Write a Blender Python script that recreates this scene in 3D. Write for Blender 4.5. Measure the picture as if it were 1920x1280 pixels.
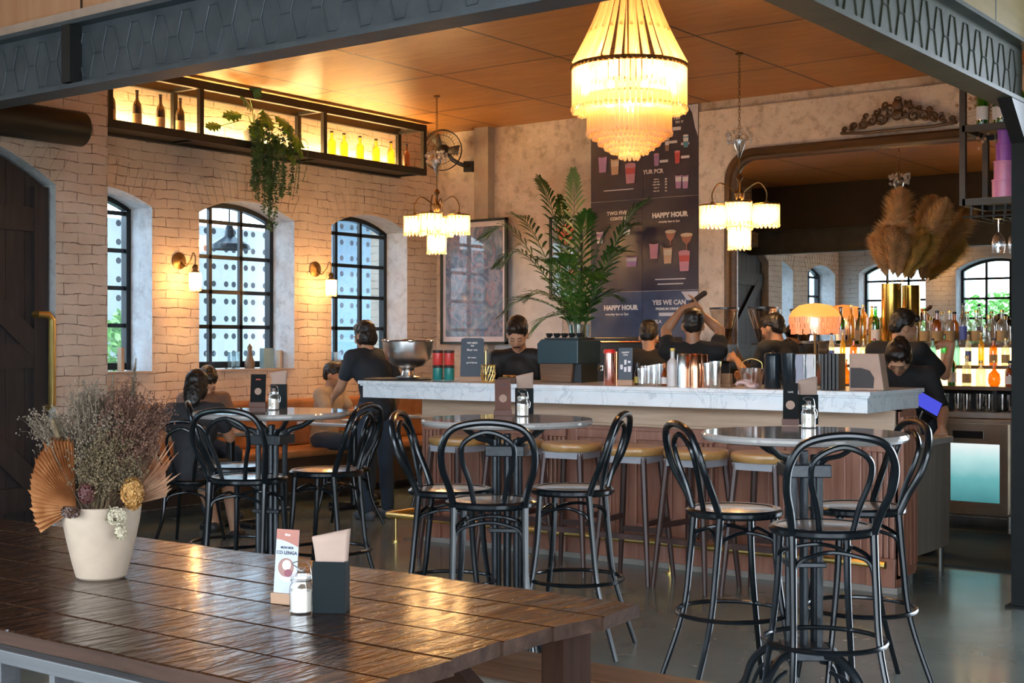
import bpy, bmesh, math, random
from mathutils import Vector, Matrix, noise
R = random.Random(7)
PI = math.pi
sc = bpy.context.scene
COL = sc.collection
for o in list(bpy.data.objects): bpy.data.objects.remove(o)

# ------------------------------------------------------------ camera
CH = 1.42; CF = 2540.0; CA = math.radians(36.65)
cd = bpy.data.cameras.new('camera'); cam = bpy.data.objects.new('camera', cd); COL.objects.link(cam)
cam.location = (0, 0, CH); cam.rotation_euler = (PI/2, 0, CA)
cd.sensor_width = 36; cd.lens = CF/1920*36; cd.shift_y = 3/1920; cd.clip_end = 200; cd.clip_start = .02
sc.camera = cam
# ------------------------------------------------------------ sky, exposure
sc.view_settings.view_transform = 'Standard'; sc.view_settings.look = 'None'
sc.view_settings.gamma = 1; sc.view_settings.use_curve_mapping = False
sc.view_settings.exposure = 0.58
w = bpy.data.worlds.new('sky'); sc.world = w; w.use_nodes = True
wn = w.node_tree.nodes; wl = w.node_tree.links
bg = wn['Background']; bg.inputs['Strength'].default_value = 9.0
tc = wn.new('ShaderNodeTexCoord'); sp = wn.new('ShaderNodeSeparateXYZ'); cr = wn.new('ShaderNodeValToRGB')
wl.new(tc.outputs['Generated'], sp.inputs[0]); wl.new(sp.outputs['Z'], cr.inputs[0]); wl.new(cr.outputs[0], bg.inputs['Color'])
e = cr.color_ramp.elements
e[0].position = .0; e[0].color = (.30, .34, .36, 1); e[1].position = .8; e[1].color = (.62, .80, 1, 1)
n_ = cr.color_ramp.elements.new(.06); n_.color = (.78, .88, 1, 1)

def px(u):
    t = (u-960)/CF
    return (-math.sin(CA)+t*math.cos(CA), math.cos(CA)+t*math.sin(CA))
def atD(u, v, d):
    a, b = px(u); return Vector((a*d, b*d, CH+(643-v)*d/CF))
def atY(u, v, Y): return atD(u, v, Y/px(u)[1])
def atX(u, v, X): return atD(u, v, X/px(u)[0])
def atZ(u, v, Z): return atD(u, v, (CH-Z)*CF/(v-643))

# ------------------------------------------------------------ mesh helpers
def V(*a): return Vector(a)
def spline(pts, n=6, closed=False):
    P = [Vector(p) for p in pts]; out = []; m = len(P)
    rng = range(m if closed else m-1)
    for i in rng:
        p0 = P[(i-1) % m] if closed or i > 0 else P[0]*2-P[1]
        p1 = P[i]; p2 = P[(i+1) % m]
        p3 = P[(i+2) % m] if closed or i+2 < m else P[m-1]*2-P[m-2]
        for k in range(n):
            t = k/n
            out.append(.5*((2*p1)+(p2-p0)*t+(2*p0-5*p1+4*p2-p3)*t*t+(3*p1-p0-3*p2+p3)*t**3))
    if not closed: out.append(P[-1])
    return out
class MB:
    def __init__(s): s.v = []; s.f = []; s.m = []; s.mi = 0
    def add(s, vs, fs):
        b = len(s.v); s.v += [Vector(v) for v in vs]
        for f in fs: s.f.append([b+i for i in f]); s.m.append(s.mi)
        return s
    def box(s, c, d, rz=0, M=None, top=1.0):
        x, y, z = d[0]/2, d[1]/2, d[2]/2
        vs = [V(-x, -y, -z), V(x, -y, -z), V(x, y, -z), V(-x, y, -z), V(-x*top, -y*top, z), V(x*top, -y*top, z), V(x*top, y*top, z), V(-x*top, y*top, z)]
        m = M if M is not None else Matrix.Rotation(rz, 4, 'Z')
        vs = [m @ v + Vector(c) for v in vs]
        return s.add(vs, [(3, 2, 1, 0), (4, 5, 6, 7), (0, 1, 5, 4), (1, 2, 6, 5), (2, 3, 7, 6), (3, 0, 4, 7)])
    def b2(s, x0, x1, y0, y1, z0, z1):
        return s.box(((x0+x1)/2, (y0+y1)/2, (z0+z1)/2), (abs(x1-x0), abs(y1-y0), abs(z1-z0)))
    def bar(s, p, q, w, h, up=(0, 0, 1)):
        p = Vector(p); q = Vector(q); d = q-p; L = d.length; d.normalize()
        u = Vector(up); x = d.cross(u)
        if x.length < 1e-4: x = d.cross(V(0, 1, 0))
        x.normalize(); y = x.cross(d)
        m = Matrix((x, d, y)).transposed().to_4x4()
        return s.box((p+q)/2, (w, L, h), M=m)
    def tube(s, pts, r, seg=8, closed=False, caps=True, flat=1.0):
        P = [Vector(p) for p in pts]; n = len(P)
        rr = r if isinstance(r, (list, tuple)) else [r]*n
        T = []
        for i in range(n):
            a = P[(i-1) % n] if closed or i > 0 else P[i]; b = P[(i+1) % n] if closed or i < n-1 else P[i]
            t = (b-a); t = t.normalized() if t.length > 1e-9 else V(0, 0, 1); T.append(t)
        x = T[0].orthogonal().normalized(); base = len(s.v)
        for i in range(n):
            x = x-T[i]*x.dot(T[i])
            x = x.normalized() if x.length > 1e-6 else T[i].orthogonal().normalized()
            y = T[i].cross(x)
            for k in range(seg):
                a = 2*PI*k/seg; s.v.append(P[i]+x*math.cos(a)*rr[i]+y*math.sin(a)*rr[i]*flat)
        for i in range(n if closed else n-1):
            j = (i+1) % n
            for k in range(seg):
                l = (k+1) % seg
                s.f.append([base+i*seg+k, base+i*seg+l, base+j*seg+l, base+j*seg+k]); s.m.append(s.mi)
        if caps and not closed:
            s.f.append([base+k for k in range(seg)][::-1]); s.m.append(s.mi)
            s.f.append([base+(n-1)*seg+k for k in range(seg)]); s.m.append(s.mi)
        return s
    def lathe(s, prof, c=(0, 0, 0), seg=24, M=None, caps=True, flute=0):
        c = Vector(c); b = len(s.v); n = len(prof)
        for (r, z) in prof:
            for k in range(seg):
                a = 2*PI*k/seg; q = r*(1+flute*(k % 2))
                v = V(q*math.cos(a), q*math.sin(a), z)
                s.v.append((M @ v if M is not None else v)+c)
        for i in range(n-1):
            for k in range(seg):
                l = (k+1) % seg
                s.f.append([b+i*seg+k, b+i*seg+l, b+(i+1)*seg+l, b+(i+1)*seg+k]); s.m.append(s.mi)
        if caps:
            if prof[0][0] > 1e-5: s.f.append([b+k for k in range(seg)][::-1]); s.m.append(s.mi)
            if prof[-1][0] > 1e-5: s.f.append([b+(n-1)*seg+k for k in range(seg)]); s.m.append(s.mi)
        return s
    def cyl(s, c, r, h, seg=20, M=None): return s.lathe([(r, 0), (r, h)], c, seg, M)
    def ell(s, c, r, seg=14, rings=9, M=None):
        r = r if isinstance(r, (tuple, list)) else (r, r, r)
        b = len(s.v); c = Vector(c)
        for i in range(1, rings):
            p = PI*i/rings
            for k in range(seg):
                a = 2*PI*k/seg; v = V(r[0]*math.sin(p)*math.cos(a), r[1]*math.sin(p)*math.sin(a), -r[2]*math.cos(p))
                s.v.append((M @ v if M is not None else v)+c)
        for z in (-r[2], r[2]):
            v = V(0, 0, z); s.v.append((M @ v if M is not None else v)+c)
        lo = b+(rings-1)*seg; hi = lo+1
        for i in range(rings-2):
            for k in range(seg):
                l = (k+1) % seg
                s.f.append([b+i*seg+k, b+i*seg+l, b+(i+1)*seg+l, b+(i+1)*seg+k]); s.m.append(s.mi)
        for k in range(seg):
            l = (k+1) % seg
            s.f.append([lo, b+l, b+k]); s.m.append(s.mi)
            t = b+(rings-2)*seg; s.f.append([hi, t+k, t+l]); s.m.append(s.mi)
        return s
    def cap(s, p, q, r0, r1, seg=12):     # tapered capsule
        p = Vector(p); q = Vector(q); d = (q-p); L = max(d.length, 1e-5); d = d/L
        pts = []; rr = []
        for a in (85, 60, 35, 12): a_ = math.radians(a); pts.append(p-d*r0*math.sin(a_)); rr.append(r0*math.cos(a_))
        for t in (0, .5, 1): pts.append(p+d*L*t); rr.append(r0+(r1-r0)*t)
        for a in (12, 35, 60, 85): a_ = math.radians(a); pts.append(q+d*r1*math.sin(a_)); rr.append(r1*math.cos(a_))
        return s.tube(pts, rr, seg)
    def prism(s, poly, z0, z1, M=None):
        n = len(poly); vs = [V(x, y, z0) for x, y in poly]+[V(x, y, z1) for x, y in poly]
        if M is not None: vs = [M @ v for v in vs]
        return s.add(vs, [tuple(range(n))[::-1], tuple(range(n, 2*n))]+[(i, (i+1) % n, n+(i+1) % n, n+i) for i in range(n)])
    def build(s, name, mat, parent=None, smooth=35, bevel=0, loc=None, fix=False):
        me = bpy.data.meshes.new(name); me.from_pydata([tuple(v) for v in s.v], [], s.f)
        ms = mat if isinstance(mat, (list, tuple)) else [mat]
        for m in ms: me.materials.append(m)
        if len(ms) > 1: me.polygons.foreach_set('material_index', s.m)
        if fix:
            bm = bmesh.new(); bm.from_mesh(me); bmesh.ops.recalc_face_normals(bm, faces=bm.faces); bm.to_mesh(me); bm.free()
        if smooth:
            me.polygons.foreach_set('use_smooth', [True]*len(me.polygons)); me.set_sharp_from_angle(angle=math.radians(smooth))
        me.update()
        o = bpy.data.objects.new(name, me); COL.objects.link(o)
        if parent: o.parent = parent
        if loc is not None: o.location = loc
        if bevel:
            b = o.modifiers.new('bevel', 'BEVEL'); b.width = bevel; b.segments = 2; b.limit_method = 'ANGLE'; b.angle_limit = math.radians(40)
        return o
def thing(name, label, cat, loc=(0, 0, 0), rz=0, group=None):
    o = bpy.data.objects.new(name, None); COL.objects.link(o); o.location = loc; o.rotation_euler = (0, 0, rz)
    o.empty_display_size = .05
    o['label'] = label; o['category'] = cat
    if group: o['group'] = group
    return o
def tag(o, label, cat, group=None, kind=None):
    o['label'] = label; o['category'] = cat
    if group: o['group'] = group
    if kind: o['kind'] = kind
    return o
def struct(o): o['kind'] = 'structure'; return o
def part_stuff(o): o['kind'] = 'stuff'; return o
def dup(root, loc, rz=0, label=None, group=None):
    r = root.copy(); COL.objects.link(r); r.location = loc; r.rotation_euler = (0, 0, rz)
    if label: r['label'] = label
    if group: r['group'] = group
    for ch in list(root.children):
        c = ch.copy(); COL.objects.link(c); c.parent = r
        for g in list(ch.children):
            d = g.copy(); COL.objects.link(d); d.parent = c
    return r
def text(s, size, mat, parent, M, name='lettering', align='CENTER', ext=.0006, bold=0):
    c = bpy.data.curves.new('t', 'FONT'); c.body = s; c.size = size; c.align_x = align; c.align_y = 'CENTER'; c.extrude = ext; c.offset = bold; c.resolution_u = 2
    t = bpy.data.objects.new('t', c); COL.objects.link(t); bpy.context.view_layer.update()
    me = bpy.data.meshes.new_from_object(t.evaluated_get(bpy.context.evaluated_depsgraph_get()))
    bpy.data.objects.remove(t); me.materials.clear(); me.materials.append(mat); me.transform(M)
    o = bpy.data.objects.new(name, me); COL.objects.link(o); o.parent = parent
    return o
FRONT = Matrix.Rotation(PI/2, 4, 'X')       # text upright, facing -Y

# ------------------------------------------------------------ materials
_m = {}
class NT:
    def __init__(s, name):
        s.mat = bpy.data.materials.new(name); s.mat.use_nodes = True; s.t = s.mat.node_tree; s.t.nodes.clear()
        s.out = s.t.nodes.new('ShaderNodeOutputMaterial')
    def n(s, ty, ins=None, **kw):
        x = s.t.nodes.new('ShaderNode'+ty)
        for k, v in kw.items(): setattr(x, k, v)
        for k, v in (ins or {}).items():
            if isinstance(v, bpy.types.NodeSocket): s.t.links.new(v, x.inputs[k])
            else: x.inputs[k].default_value = v
        return x
    def math(s, op, a, b=0.0, c=None):
        i = {0: a, 1: b}
        if c is not None: i[2] = c
        return s.n('Math', i, operation=op).outputs[0]
    def mix(s, f, a, b, mode='MIX'):
        x = s.n('Mix', None, data_type='RGBA', blend_type=mode)
        for k, v in ((0, f), (6, a), (7, b)):
            if isinstance(v, bpy.types.NodeSocket): s.t.links.new(v, x.inputs[k])
            else: x.inputs[k].default_value = v
        return x.outputs[2]
    def pos(s, sc_=(1, 1, 1), obj=False):
        p = s.n('TexCoord').outputs['Object'] if obj else s.n('NewGeometry').outputs['Position']
        return s.n('Mapping', {0: p, 3: sc_}).outputs[0]
    def noise(s, vec, scale=5, det=4, rough=.55, dist=0):
        return s.n('TexNoise', {'Vector': vec, 'Scale': scale, 'Detail': det, 'Roughness': rough, 'Distortion': dist}).outputs[0]
    def ramp(s, f, stops):
        x = s.n('ValToRGB', {0: f}); el = x.color_ramp.elements
        el[0].position = stops[0][0]; el[0].color = c4(stops[0][1]); el[1].position = stops[-1][0]; el[1].color = c4(stops[-1][1])
        for p, c in stops[1:-1]: k = el.new(p); k.color = c4(c)
        return x.outputs[0]
    def bump(s, h, st=.3, dist=.01, prev=None):
        i = {'Height': h, 'Strength': st, 'Distance': dist}
        if prev is not None: i['Normal'] = prev
        return s.n('Bump', i).outputs[0]
    def prin(s, col, rough=.5, metal=0, normal=None, **kw):
        i = {'Base Color': col if isinstance(col, bpy.types.NodeSocket) else c4(col), 'Roughness': rough, 'Metallic': metal}
        if normal is not None: i['Normal'] = normal
        for k, v in kw.items(): i[k.replace('_', ' ')] = v
        p = s.n('BsdfPrincipled', i); s.t.links.new(p.outputs[0], s.out.inputs[0]); return p
    def done(s, sh): s.t.links.new(sh, s.out.inputs[0]); return s.mat
def c4(c):
    if not isinstance(c, (tuple, list)): return (c, c, c, 1)
    return tuple(c) if len(c) == 4 else (*c, 1)
def M(name, col=(.5, .5, .5), rough=.5, metal=0, col2=None, ns=12, st=(1, 1, 1), bump=0, bs=40, lo=.35, hi=.65, **kw):
    if name in _m: return _m[name]
    t = NT(name); v = t.pos(st, True)
    c = c4(col)
    if col2 is not None: c = t.ramp(t.noise(v, ns, 5), [(lo, col), (hi, col2)])
    else: c = t.ramp(t.noise(v, ns, 3), [(.2, tuple(x*.86 for x in c[:3])), (.8, tuple(min(1, x*1.1) for x in c[:3]))])
    nrm = t.bump(t.noise(v, bs, 3), bump, .004) if bump else None
    t.prin(c, rough, metal, nrm, **kw); _m[name] = t.mat; return t.mat
def EM(name, col, s):
    if name in _m: return _m[name]
    t = NT(name); _m[name] = t.done(t.n('Emission', {0: c4(col), 1: s}).outputs[0]); return _m[name]
def GLASS(name, tint=(1, 1, 1), f=.12, rough=.02, dens=None):
    if name in _m: return _m[name]
    t = NT(name); lw = t.n('LayerWeight', {0: .35})
    fac = t.math('MULTIPLY_ADD', lw.outputs['Facing'], .55, f)
    tr = t.n('BsdfTransparent', {0: c4(tint)}); gl = t.n('BsdfGlossy', {0: (1, 1, 1, 1), 1: rough})
    _m[name] = t.done(t.n('MixShader', {0: fac, 1: tr.outputs[0], 2: gl.outputs[0]}).outputs[0]); return _m[name]
def BOTTLE(name, tint, body=.35):
    if name in _m: return _m[name]
    t = NT(name); lw = t.n('LayerWeight', {0: .4})
    tr = t.n('BsdfTransparent', {0: c4(tint)}); tl = t.n('BsdfTranslucent', {0: c4(tint)})
    gl = t.n('BsdfGlossy', {0: (1, 1, 1, 1), 1: .05})
    a = t.n('MixShader', {0: body, 1: tr.outputs[0], 2: tl.outputs[0]})
    _m[name] = t.done(t.n('MixShader', {0: t.math('MULTIPLY_ADD', lw.outputs['Facing'], .5, .07), 1: a.outputs[0], 2: gl.outputs[0]}).outputs[0]); return _m[name]
def FLUFF(name, col):
    t = NT(name); n_ = t.ramp(t.noise(t.pos((1, 1, 1), True), 14, 3), [(.35, tuple(x*.72 for x in col)), (.65, col)])
    a = t.n('BsdfDiffuse', {0: n_}); b = t.n('BsdfTranslucent', {0: n_}); return t.done(t.n('MixShader', {0: .45, 1: a.outputs[0], 2: b.outputs[0]}).outputs[0])
def CRYSTAL(name, col, tlw=.55, rough=.12):
    if name in _m: return _m[name]
    t = NT(name)
    tr = t.n('BsdfTransparent', {0: (1, .96, .9, 1)}); tl = t.n('BsdfTranslucent', {0: c4(col)}); df = t.n('BsdfDiffuse', {0: c4(col)})
    gl = t.n('BsdfGlossy', {0: (1, 1, 1, 1), 1: rough})
    a = t.n('MixShader', {0: .35, 1: tl.outputs[0], 2: df.outputs[0]})
    b = t.n('MixShader', {0: tlw, 1: tr.outputs[0], 2: a.outputs[0]})
    _m[name] = t.done(t.n('MixShader', {0: .15, 1: b.outputs[0], 2: gl.outputs[0]}).outputs[0]); return _m[name]

def brick_mat(name, axis, ca, cb, cm):
    t = NT(name); p = t.n('NewGeometry').outputs['Position']; s = t.n('SeparateXYZ', {0: p})
    v = t.n('CombineXYZ', {0: s.outputs[axis], 1: s.outputs[2], 2: 0.0}).outputs[0]
    nz = t.n('TexNoise', {'Vector': p, 'Scale': 4.0, 'Detail': 3.0}).outputs[1]
    off = t.n('VectorMath', {0: nz, 1: (.5, .5, .5)}, operation='SUBTRACT').outputs[0]
    off = t.n('VectorMath', {0: off, 3: .062}, operation='SCALE').outputs[0]
    v = t.n('VectorMath', {0: v, 1: off}, operation='ADD').outputs[0]
    b = t.n('TexBrick', {'Vector': v, 'Color1': c4(ca), 'Color2': c4(cb), 'Mortar': c4(cm), 'Scale': 1.0, 'Mortar Size': .004, 'Mortar Smooth': .35, 'Bias': 0.0, 'Brick Width': .26, 'Row Height': .078})
    br = t.noise(p, 9, 5); patch = t.noise(p, 3.1, 4)
    fac = t.math('MULTIPLY', b.outputs['Fac'], t.ramp(br, [(.38, 0), (.6, 1)]))
    col = t.mix(fac, b.outputs['Color'], c4(cm)) if False else t.mix(fac, t.mix(t.ramp(patch, [(.35, 0), (.7, 1)]), c4(ca), c4(cb)), c4(cm))
    h = t.math('SUBTRACT', t.math('MULTIPLY', t.noise(p, 22, 5, .6), .5), t.math('MULTIPLY', b.outputs['Fac'], .8))
    n = t.bump(h, .75, .02)
    t.prin(col, .75, 0, n); return t.mat
def plaster_mat(name, ca, cb, cc, sc1=2.2):
    t = NT(name); p = t.pos()
    a = t.ramp(t.noise(p, sc1, 8, .68, .4), [(.36, 0), (.62, 1)]); b = t.ramp(t.noise(p, 9, 8, .7), [(.5, 0), (.66, 1)])
    c = t.mix(a, c4(ca), c4(cb)); c = t.mix(t.math('MULTIPLY', b, .6), c, c4(cc))
    t.prin(c, .85, 0, t.bump(t.noise(p, 25, 8, .7), .5, .02)); return t.mat
def lines(t, val, per, off, wd):
    f = t.math('FRACT', t.math('DIVIDE', t.math('ADD', val, off), per))
    a = t.math('ABSOLUTE', t.math('SUBTRACT', f, .5))
    return t.math('LESS_THAN', a, wd/per/2)
def ply_mat(name, ca, cb, x=(1.21, 4.8), y=(1.38, -8.68), grain=(1, 9, 9), dark=(.025, .012, .005), axes=(0, 1), rough=.42):
    t = NT(name); p = t.n('NewGeometry').outputs['Position']; s = t.n('SeparateXYZ', {0: p})
    g = t.noise(t.pos(grain), 2.2, 6, .6, .5); c = t.ramp(g, [(.3, ca), (.7, cb)])
    l = t.math('MAXIMUM', lines(t, s.outputs[axes[0]], x[0], x[1]+x[0]/2, .02), lines(t, s.outputs[axes[1]], y[0], y[1]+y[0]/2, .02))
    c = t.mix(l, c, c4(dark))
    t.prin(c, rough, 0, t.bump(t.math('SUBTRACT', t.math('MULTIPLY', g, .15), l), .5, .01)); return t.mat
def marble_mat(name, ca=(.74, .77, .79), cv=(.42, .47, .52), rough=.2):
    t = NT(name); p = t.pos()
    n1 = t.noise(p, 3, 8, .6, 1.8); v = t.math('ABSOLUTE', t.math('SUBTRACT', n1, .5))
    f = t.ramp(v, [(.0, 1), (.02, 0)]); c = t.mix(t.math('MULTIPLY', f, .55), t.ramp(t.noise(p, 6, 6), [(.3, ca), (.75, tuple(x*.86 for x in ca))]), c4(cv))
    t.prin(c, rough, 0); return t.mat
def wood_mat(name, ca, cb, axis=0, rough=.45, scale=1.0, bump=.25, wave=0, obj=True, coat=0, spec=.5):
    st = [14, 14, 14]; st[axis] = 1.1
    t = NT(name); p = t.pos(tuple(x*scale for x in st), obj)
    g = t.noise(p, 1.6, 7, .62, .6); c = t.ramp(g, [(.28, ca), (.55, tuple((x+y)/2 for x, y in zip(ca, cb))), (.75, cb)])
    n = t.bump(g, bump, .006)
    if wave:
        q = t.pos((1, 1, 1), obj); wv = t.n('Mapping', {0: q, 3: (26, 5, 10)}).outputs[0]
        n = t.bump(t.noise(wv, 1.0, 3, .5, .8), wave, .012, n)
    t.prin(c, rough, 0, n, Coat_Weight=coat, Coat_Roughness=.12, Specular_IOR_Level=spec); return t.mat

BLACK = M('black_lacquer', (.005, .007, .009), .2, 0, Specular_IOR_Level=.45)
IRON = M('cast_iron_black', (.012, .016, .02), .3, .2, bump=.3)
DSTEEL = M('dark_steel', (.035, .035, .035), .42, .6)
BEAMM = M('grey_painted_steel', (.050, .060, .070), .48, .2, col2=(.075, .088, .10), ns=6, bump=.2)
STEEL = M('stainless_steel', (.62, .62, .6), .25, 1.0)
BRASS = M('brass', (.90, .64, .22), .33, 1.0)
ABRASS = M('antique_brass', (.22, .13, .05), .38, .9)
COPPER = M('copper', (.85, .36, .2), .2, 1.0)
WHITE = M('white_paper', (.78, .76, .74), .7)
CREAM = M('cream_lettering', (.85, .80, .78), .6)
BLKP = M('black_plastic', (.012, .014, .016), .3)
BULB = EM('warm_bulb', (1, .62, .27), 190)
BULB2 = EM('chandelier_bulb', (1, .60, .25), 230)
CRY = CRYSTAL('frosted_crystal', (1, .78, .48), .6)
CRYC = CRYSTAL('clear_crystal', (.9, .88, .85), .25, .05)
GLS = GLASS('clear_glass')
DWOOD = wood_mat('dark_stool_wood', (.03, .014, .012), (.10, .045, .035), 2, .35)
# ============================================================ THE SETTING
BR_L = brick_mat('painted_brick_left', 1, (.68, .55, .45), (.56, .43, .33), (.16, .10, .07))
BR_B = brick_mat('painted_brick_back', 0, (.62, .60, .57), (.55, .52, .49), (.22, .20, .18))
REV = plaster_mat('whitewashed_reveal', (.72, .74, .76), (.60, .60, .62), (.34, .33, .34), 7)
PLAS = plaster_mat('bare_plaster', (.70, .60, .52), (.48, .39, .31), (.26, .19, .13), 1.8)
PLASW = plaster_mat('pale_plaster', (.84, .74, .66), (.64, .53, .44), (.28, .20, .14), 1.5)
PLY = ply_mat('plywood_ceiling', (.44, .185, .045), (.58, .27, .075), grain=(1.2, 9, 9))
PLYF = ply_mat('bulkhead_plywood', (.52, .25, .13), (.62, .33, .18), x=(1.21, 5.98), y=(3, 0), grain=(8, 8, .8), axes=(0, 2))
PLYR = ply_mat('bulkhead_plywood_side', (.50, .33, .10), (.62, .42, .14), x=(1.4, 0), y=(.30, -3.05), grain=(9, .8, 9), axes=(1, 2))
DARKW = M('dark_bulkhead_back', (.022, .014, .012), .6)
t = NT('polished_concrete'); p = t.pos()
cc = t.ramp(t.noise(p, 1.3, 7, .62), [(.2, (.13, .165, .15)), (.5, (.18, .215, .195)), (.8, (.23, .265, .24))])
rg = t.ramp(t.noise(p, 3.0, 5), [(.2, .20), (.8, .30)])
t.prin(cc, rg, 0, t.bump(t.noise(p, 4, 1, .4), .05, .02), Coat_Weight=.35, Coat_Roughness=.12); FLOORM = t.mat
floor = struct(MB().b2(-14, 8, -8, 16, -.1, 0).build('floor', FLOORM, smooth=0))
ceil = struct(MB().b2(-9.7, -2.0, .1, 11.4, 3.65, 3.75).build('ceiling', PLY, smooth=0))
ceil2 = struct(MB().b2(-2.0, 1.2, .1, 11.4, 3.65, 3.75).build('ceiling', DARKW, smooth=0))

struct(MB().b2(2.4, 2.5, 3, 11.4, 0, 3.75).build('wall_added_right', M('added_wall_olive', (.10, .10, .06), .7), smooth=0))  # unseen wall, added to block sky light from the right
struct(MB().b2(1.2, 2.45, 3.0, 11.4, 3.65, 3.75).build('ceiling', DARKW, smooth=0))  # unseen ceiling strip added with that wall, closes off more sky
struct(MB().b2(-5.25, 7.5, -5.5, .1, 3.55, 3.65).b2(1.2, 7.5, .1, 3.0, 3.55, 3.65).build('added_shade_roof', M('added_shade_roof_grey', (.12, .12, .11), .8), smooth=0))  # unseen roof added over the camera side to dim the foreground
def arcz(s, o):
    s0, s1, zb, zs, zt = o; h = zt-zs; c = (s1-s0)/2; r = (c*c+h*h)/(2*h); m = (s0+s1)/2
    return zt-r+math.sqrt(max(r*r-(s-m)**2, 0))
def arch_wall(name, mats, fixed, axis, a0, a1, z0, z1, thick, ops):
    N = 16
    def mp(s, z, t_): return V(fixed+t_*thick, s, z) if axis == 'Y' else V(s, fixed+t_*thick, z)
    bp = [a0]
    for o in ops: bp += [o[0], o[1]]
    bp.append(a1); m = MB()
    def quad(a, b, zl, zh, zl2=None, zh2=None):
        zl2 = zl if zl2 is None else zl2; zh2 = zh if zh2 is None else zh2
        for t_ in (0, 1): m.add([mp(a, zl, t_), mp(b, zl2, t_), mp(b, zh2, t_), mp(a, zh, t_)], [(0, 1, 2, 3)])
    for i in range(0, len(bp), 2):
        if bp[i+1] > bp[i]: quad(bp[i], bp[i+1], z0, z1)
    for o in ops:
        s0, s1, zb, zs, zt = o
        if zb > z0: quad(s0, s1, z0, zb)
        m.mi = 1
        for (a, za, b, zb2) in ((s0, zb, s0, zs), (s1, zb, s1, zs)): m.add([mp(a, za, 0), mp(b, zb2, 0), mp(b, zb2, 1), mp(a, za, 1)], [(0, 1, 2, 3)])
        if zb > z0: m.add([mp(s0, zb, 0), mp(s1, zb, 0), mp(s1, zb, 1), mp(s0, zb, 1)], [(0, 1, 2, 3)])
        for k in range(N):
            a = s0+(s1-s0)*k/N; b = s0+(s1-s0)*(k+1)/N; za = arcz(a, o); zb_ = arcz(b, o)
            m.mi = 1; m.add([mp(a, za, 0), mp(b, zb_, 0), mp(b, zb_, 1), mp(a, za, 1)], [(0, 1, 2, 3)])
            m.mi = 0; quad(a, b, za, z1, zb_, z1)
        m.mi = 0
    for (a, b) in ((a0, a0), (a1, a1)): m.add([mp(a, z0, 0), mp(a, z1, 0), mp(a, z1, 1), mp(a, z0, 1)], [(0, 1, 2, 3)])
    w = struct(m.build(name, mats, smooth=0, fix=True))
    for o in ops:           # radiating brick course above each opening
        b = MB(); n = int((o[1]-o[0])/.075); h = o[4]-o[3]; c = (o[1]-o[0])/2; r = (c*c+h*h)/(2*h); ms = (o[0]+o[1])/2; zc = o[4]-r
        am = math.asin(c/r)*1.05; g = -1 if thick > 0 else 1; g *= -.006
        for k in range(n):
            A = [-am+2*am*(k+q)/n for q in (.06, .94)]; j = R.uniform(-.006, .01)
            pts = [(ms+rr*math.sin(x), zc+rr*math.cos(x)) for rr, x in ((r+.012, A[0]), (r+.012, A[1]), (r+.25+j, A[1]), (r+.25+j, A[0]))]
            f = [mp(s, z, 0) for s, z in pts]; off = V(g if axis == 'Y' else 0, g if axis == 'X' else 0, 0)*(-1 if thick > 0 else 1)
            sgn = V(1, 0, 0) if axis == 'Y' else V(0, 1, 0); d = sgn*(-.006 if thick > 0 else .006)
            b.add([q_-d*.5 for q_ in f]+[q_+d for q_ in f], [(0, 1, 2, 3), (4, 5, 6, 7), (0, 1, 5, 4), (1, 2, 6, 5), (2, 3, 7, 6), (3, 0, 4, 7)])
        b.build('brick_arch', mats[0], w, fix=True)
    return w
ZB, ZS, ZT = 1.17, 2.57, 2.71
WL = [(.5, 1.6), (2.15, 3.25), (6.27, 7.39), (7.9, 9.05), (9.55, 10.67)]
arch_wall('wall_left', [BR_L, REV], -9.3, 'Y', .1, 11.35, 0, 3.65, -.4, [(a, b, ZB, ZS, ZT) for a, b in WL])
arch_wall('wall_left', [BR_L, REV], -8.9, 'Y', 3.4, 6.64, 0, 3.65, -.38, [(3.85, 6.17, 0, 2.62, 2.98)])
WB = [(-8.94, -7.8), (-7.3, -6.12)]
arch_wall('wall_back', [BR_B, REV], .35, 'X', -9.68, -5.3, 0, 3.65, -.35, [(a, b, 1.1, 2.6, 2.78) for a, b in WB])
struct(MB().b2(-9.68, -1.9, 11.15, 11.35, 0, 3.65).build('wall_far', PLAS, smooth=0))
struct(MB().b2(-2.12, -2.0, 7.75, 11.15, 0, 3.65).build('wall_right', M('dark_side_wall', (.02, .02, .02), .5), smooth=0))
WF = M('window_steel_frame', (.012, .014, .016), .35, .3)
WGL = GLASS('window_glass', (.74, .89, .97), .10)
def window(n, fixed, axis, o, cols, rows, zs0):
    def mp(s, z, d=0): return V(fixed+d, s, z) if axis == 'Y' else V(s, fixed+d, z)
    s0, s1, zb, zs, zt = o; m = MB(); w = .035
    N = 16; arc = [(s0+(s1-s0)*k/N) for k in range(N+1)]
    out = [(s0, zb)]+[(a, arcz(a, o)) for a in arc]+[(s1, zb)]
    for i in range(len(out)-1):
        m.bar(mp(*out[i]), mp(*out[i+1]), .05, .07, up=mp(0, 0, 0)*0+(V(1, 0, 0) if axis == 'Y' else V(0, 1, 0)))
    m.bar(mp(s0, zb+.03), mp(s1, zb+.03), .05, .06)
    for k in range(1, cols):
        s = s0+(s1-s0)*k/cols; m.bar(mp(s, zb), mp(s, arcz(s, o)), w, w)
    for k in range(rows):
        z = zs0+k*(.32)
        if z < zs+.05: m.bar(mp(s0, z), mp(s1, z), w, w)
    f = struct(m.build('window_%d' % n, WF, smooth=0))
    g = MB(); a = [mp(s, z) for s, z in out]; g.add(a, [tuple(range(len(a)))]); g.build('glass_pane', WGL, f, smooth=0)
    return f
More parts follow.
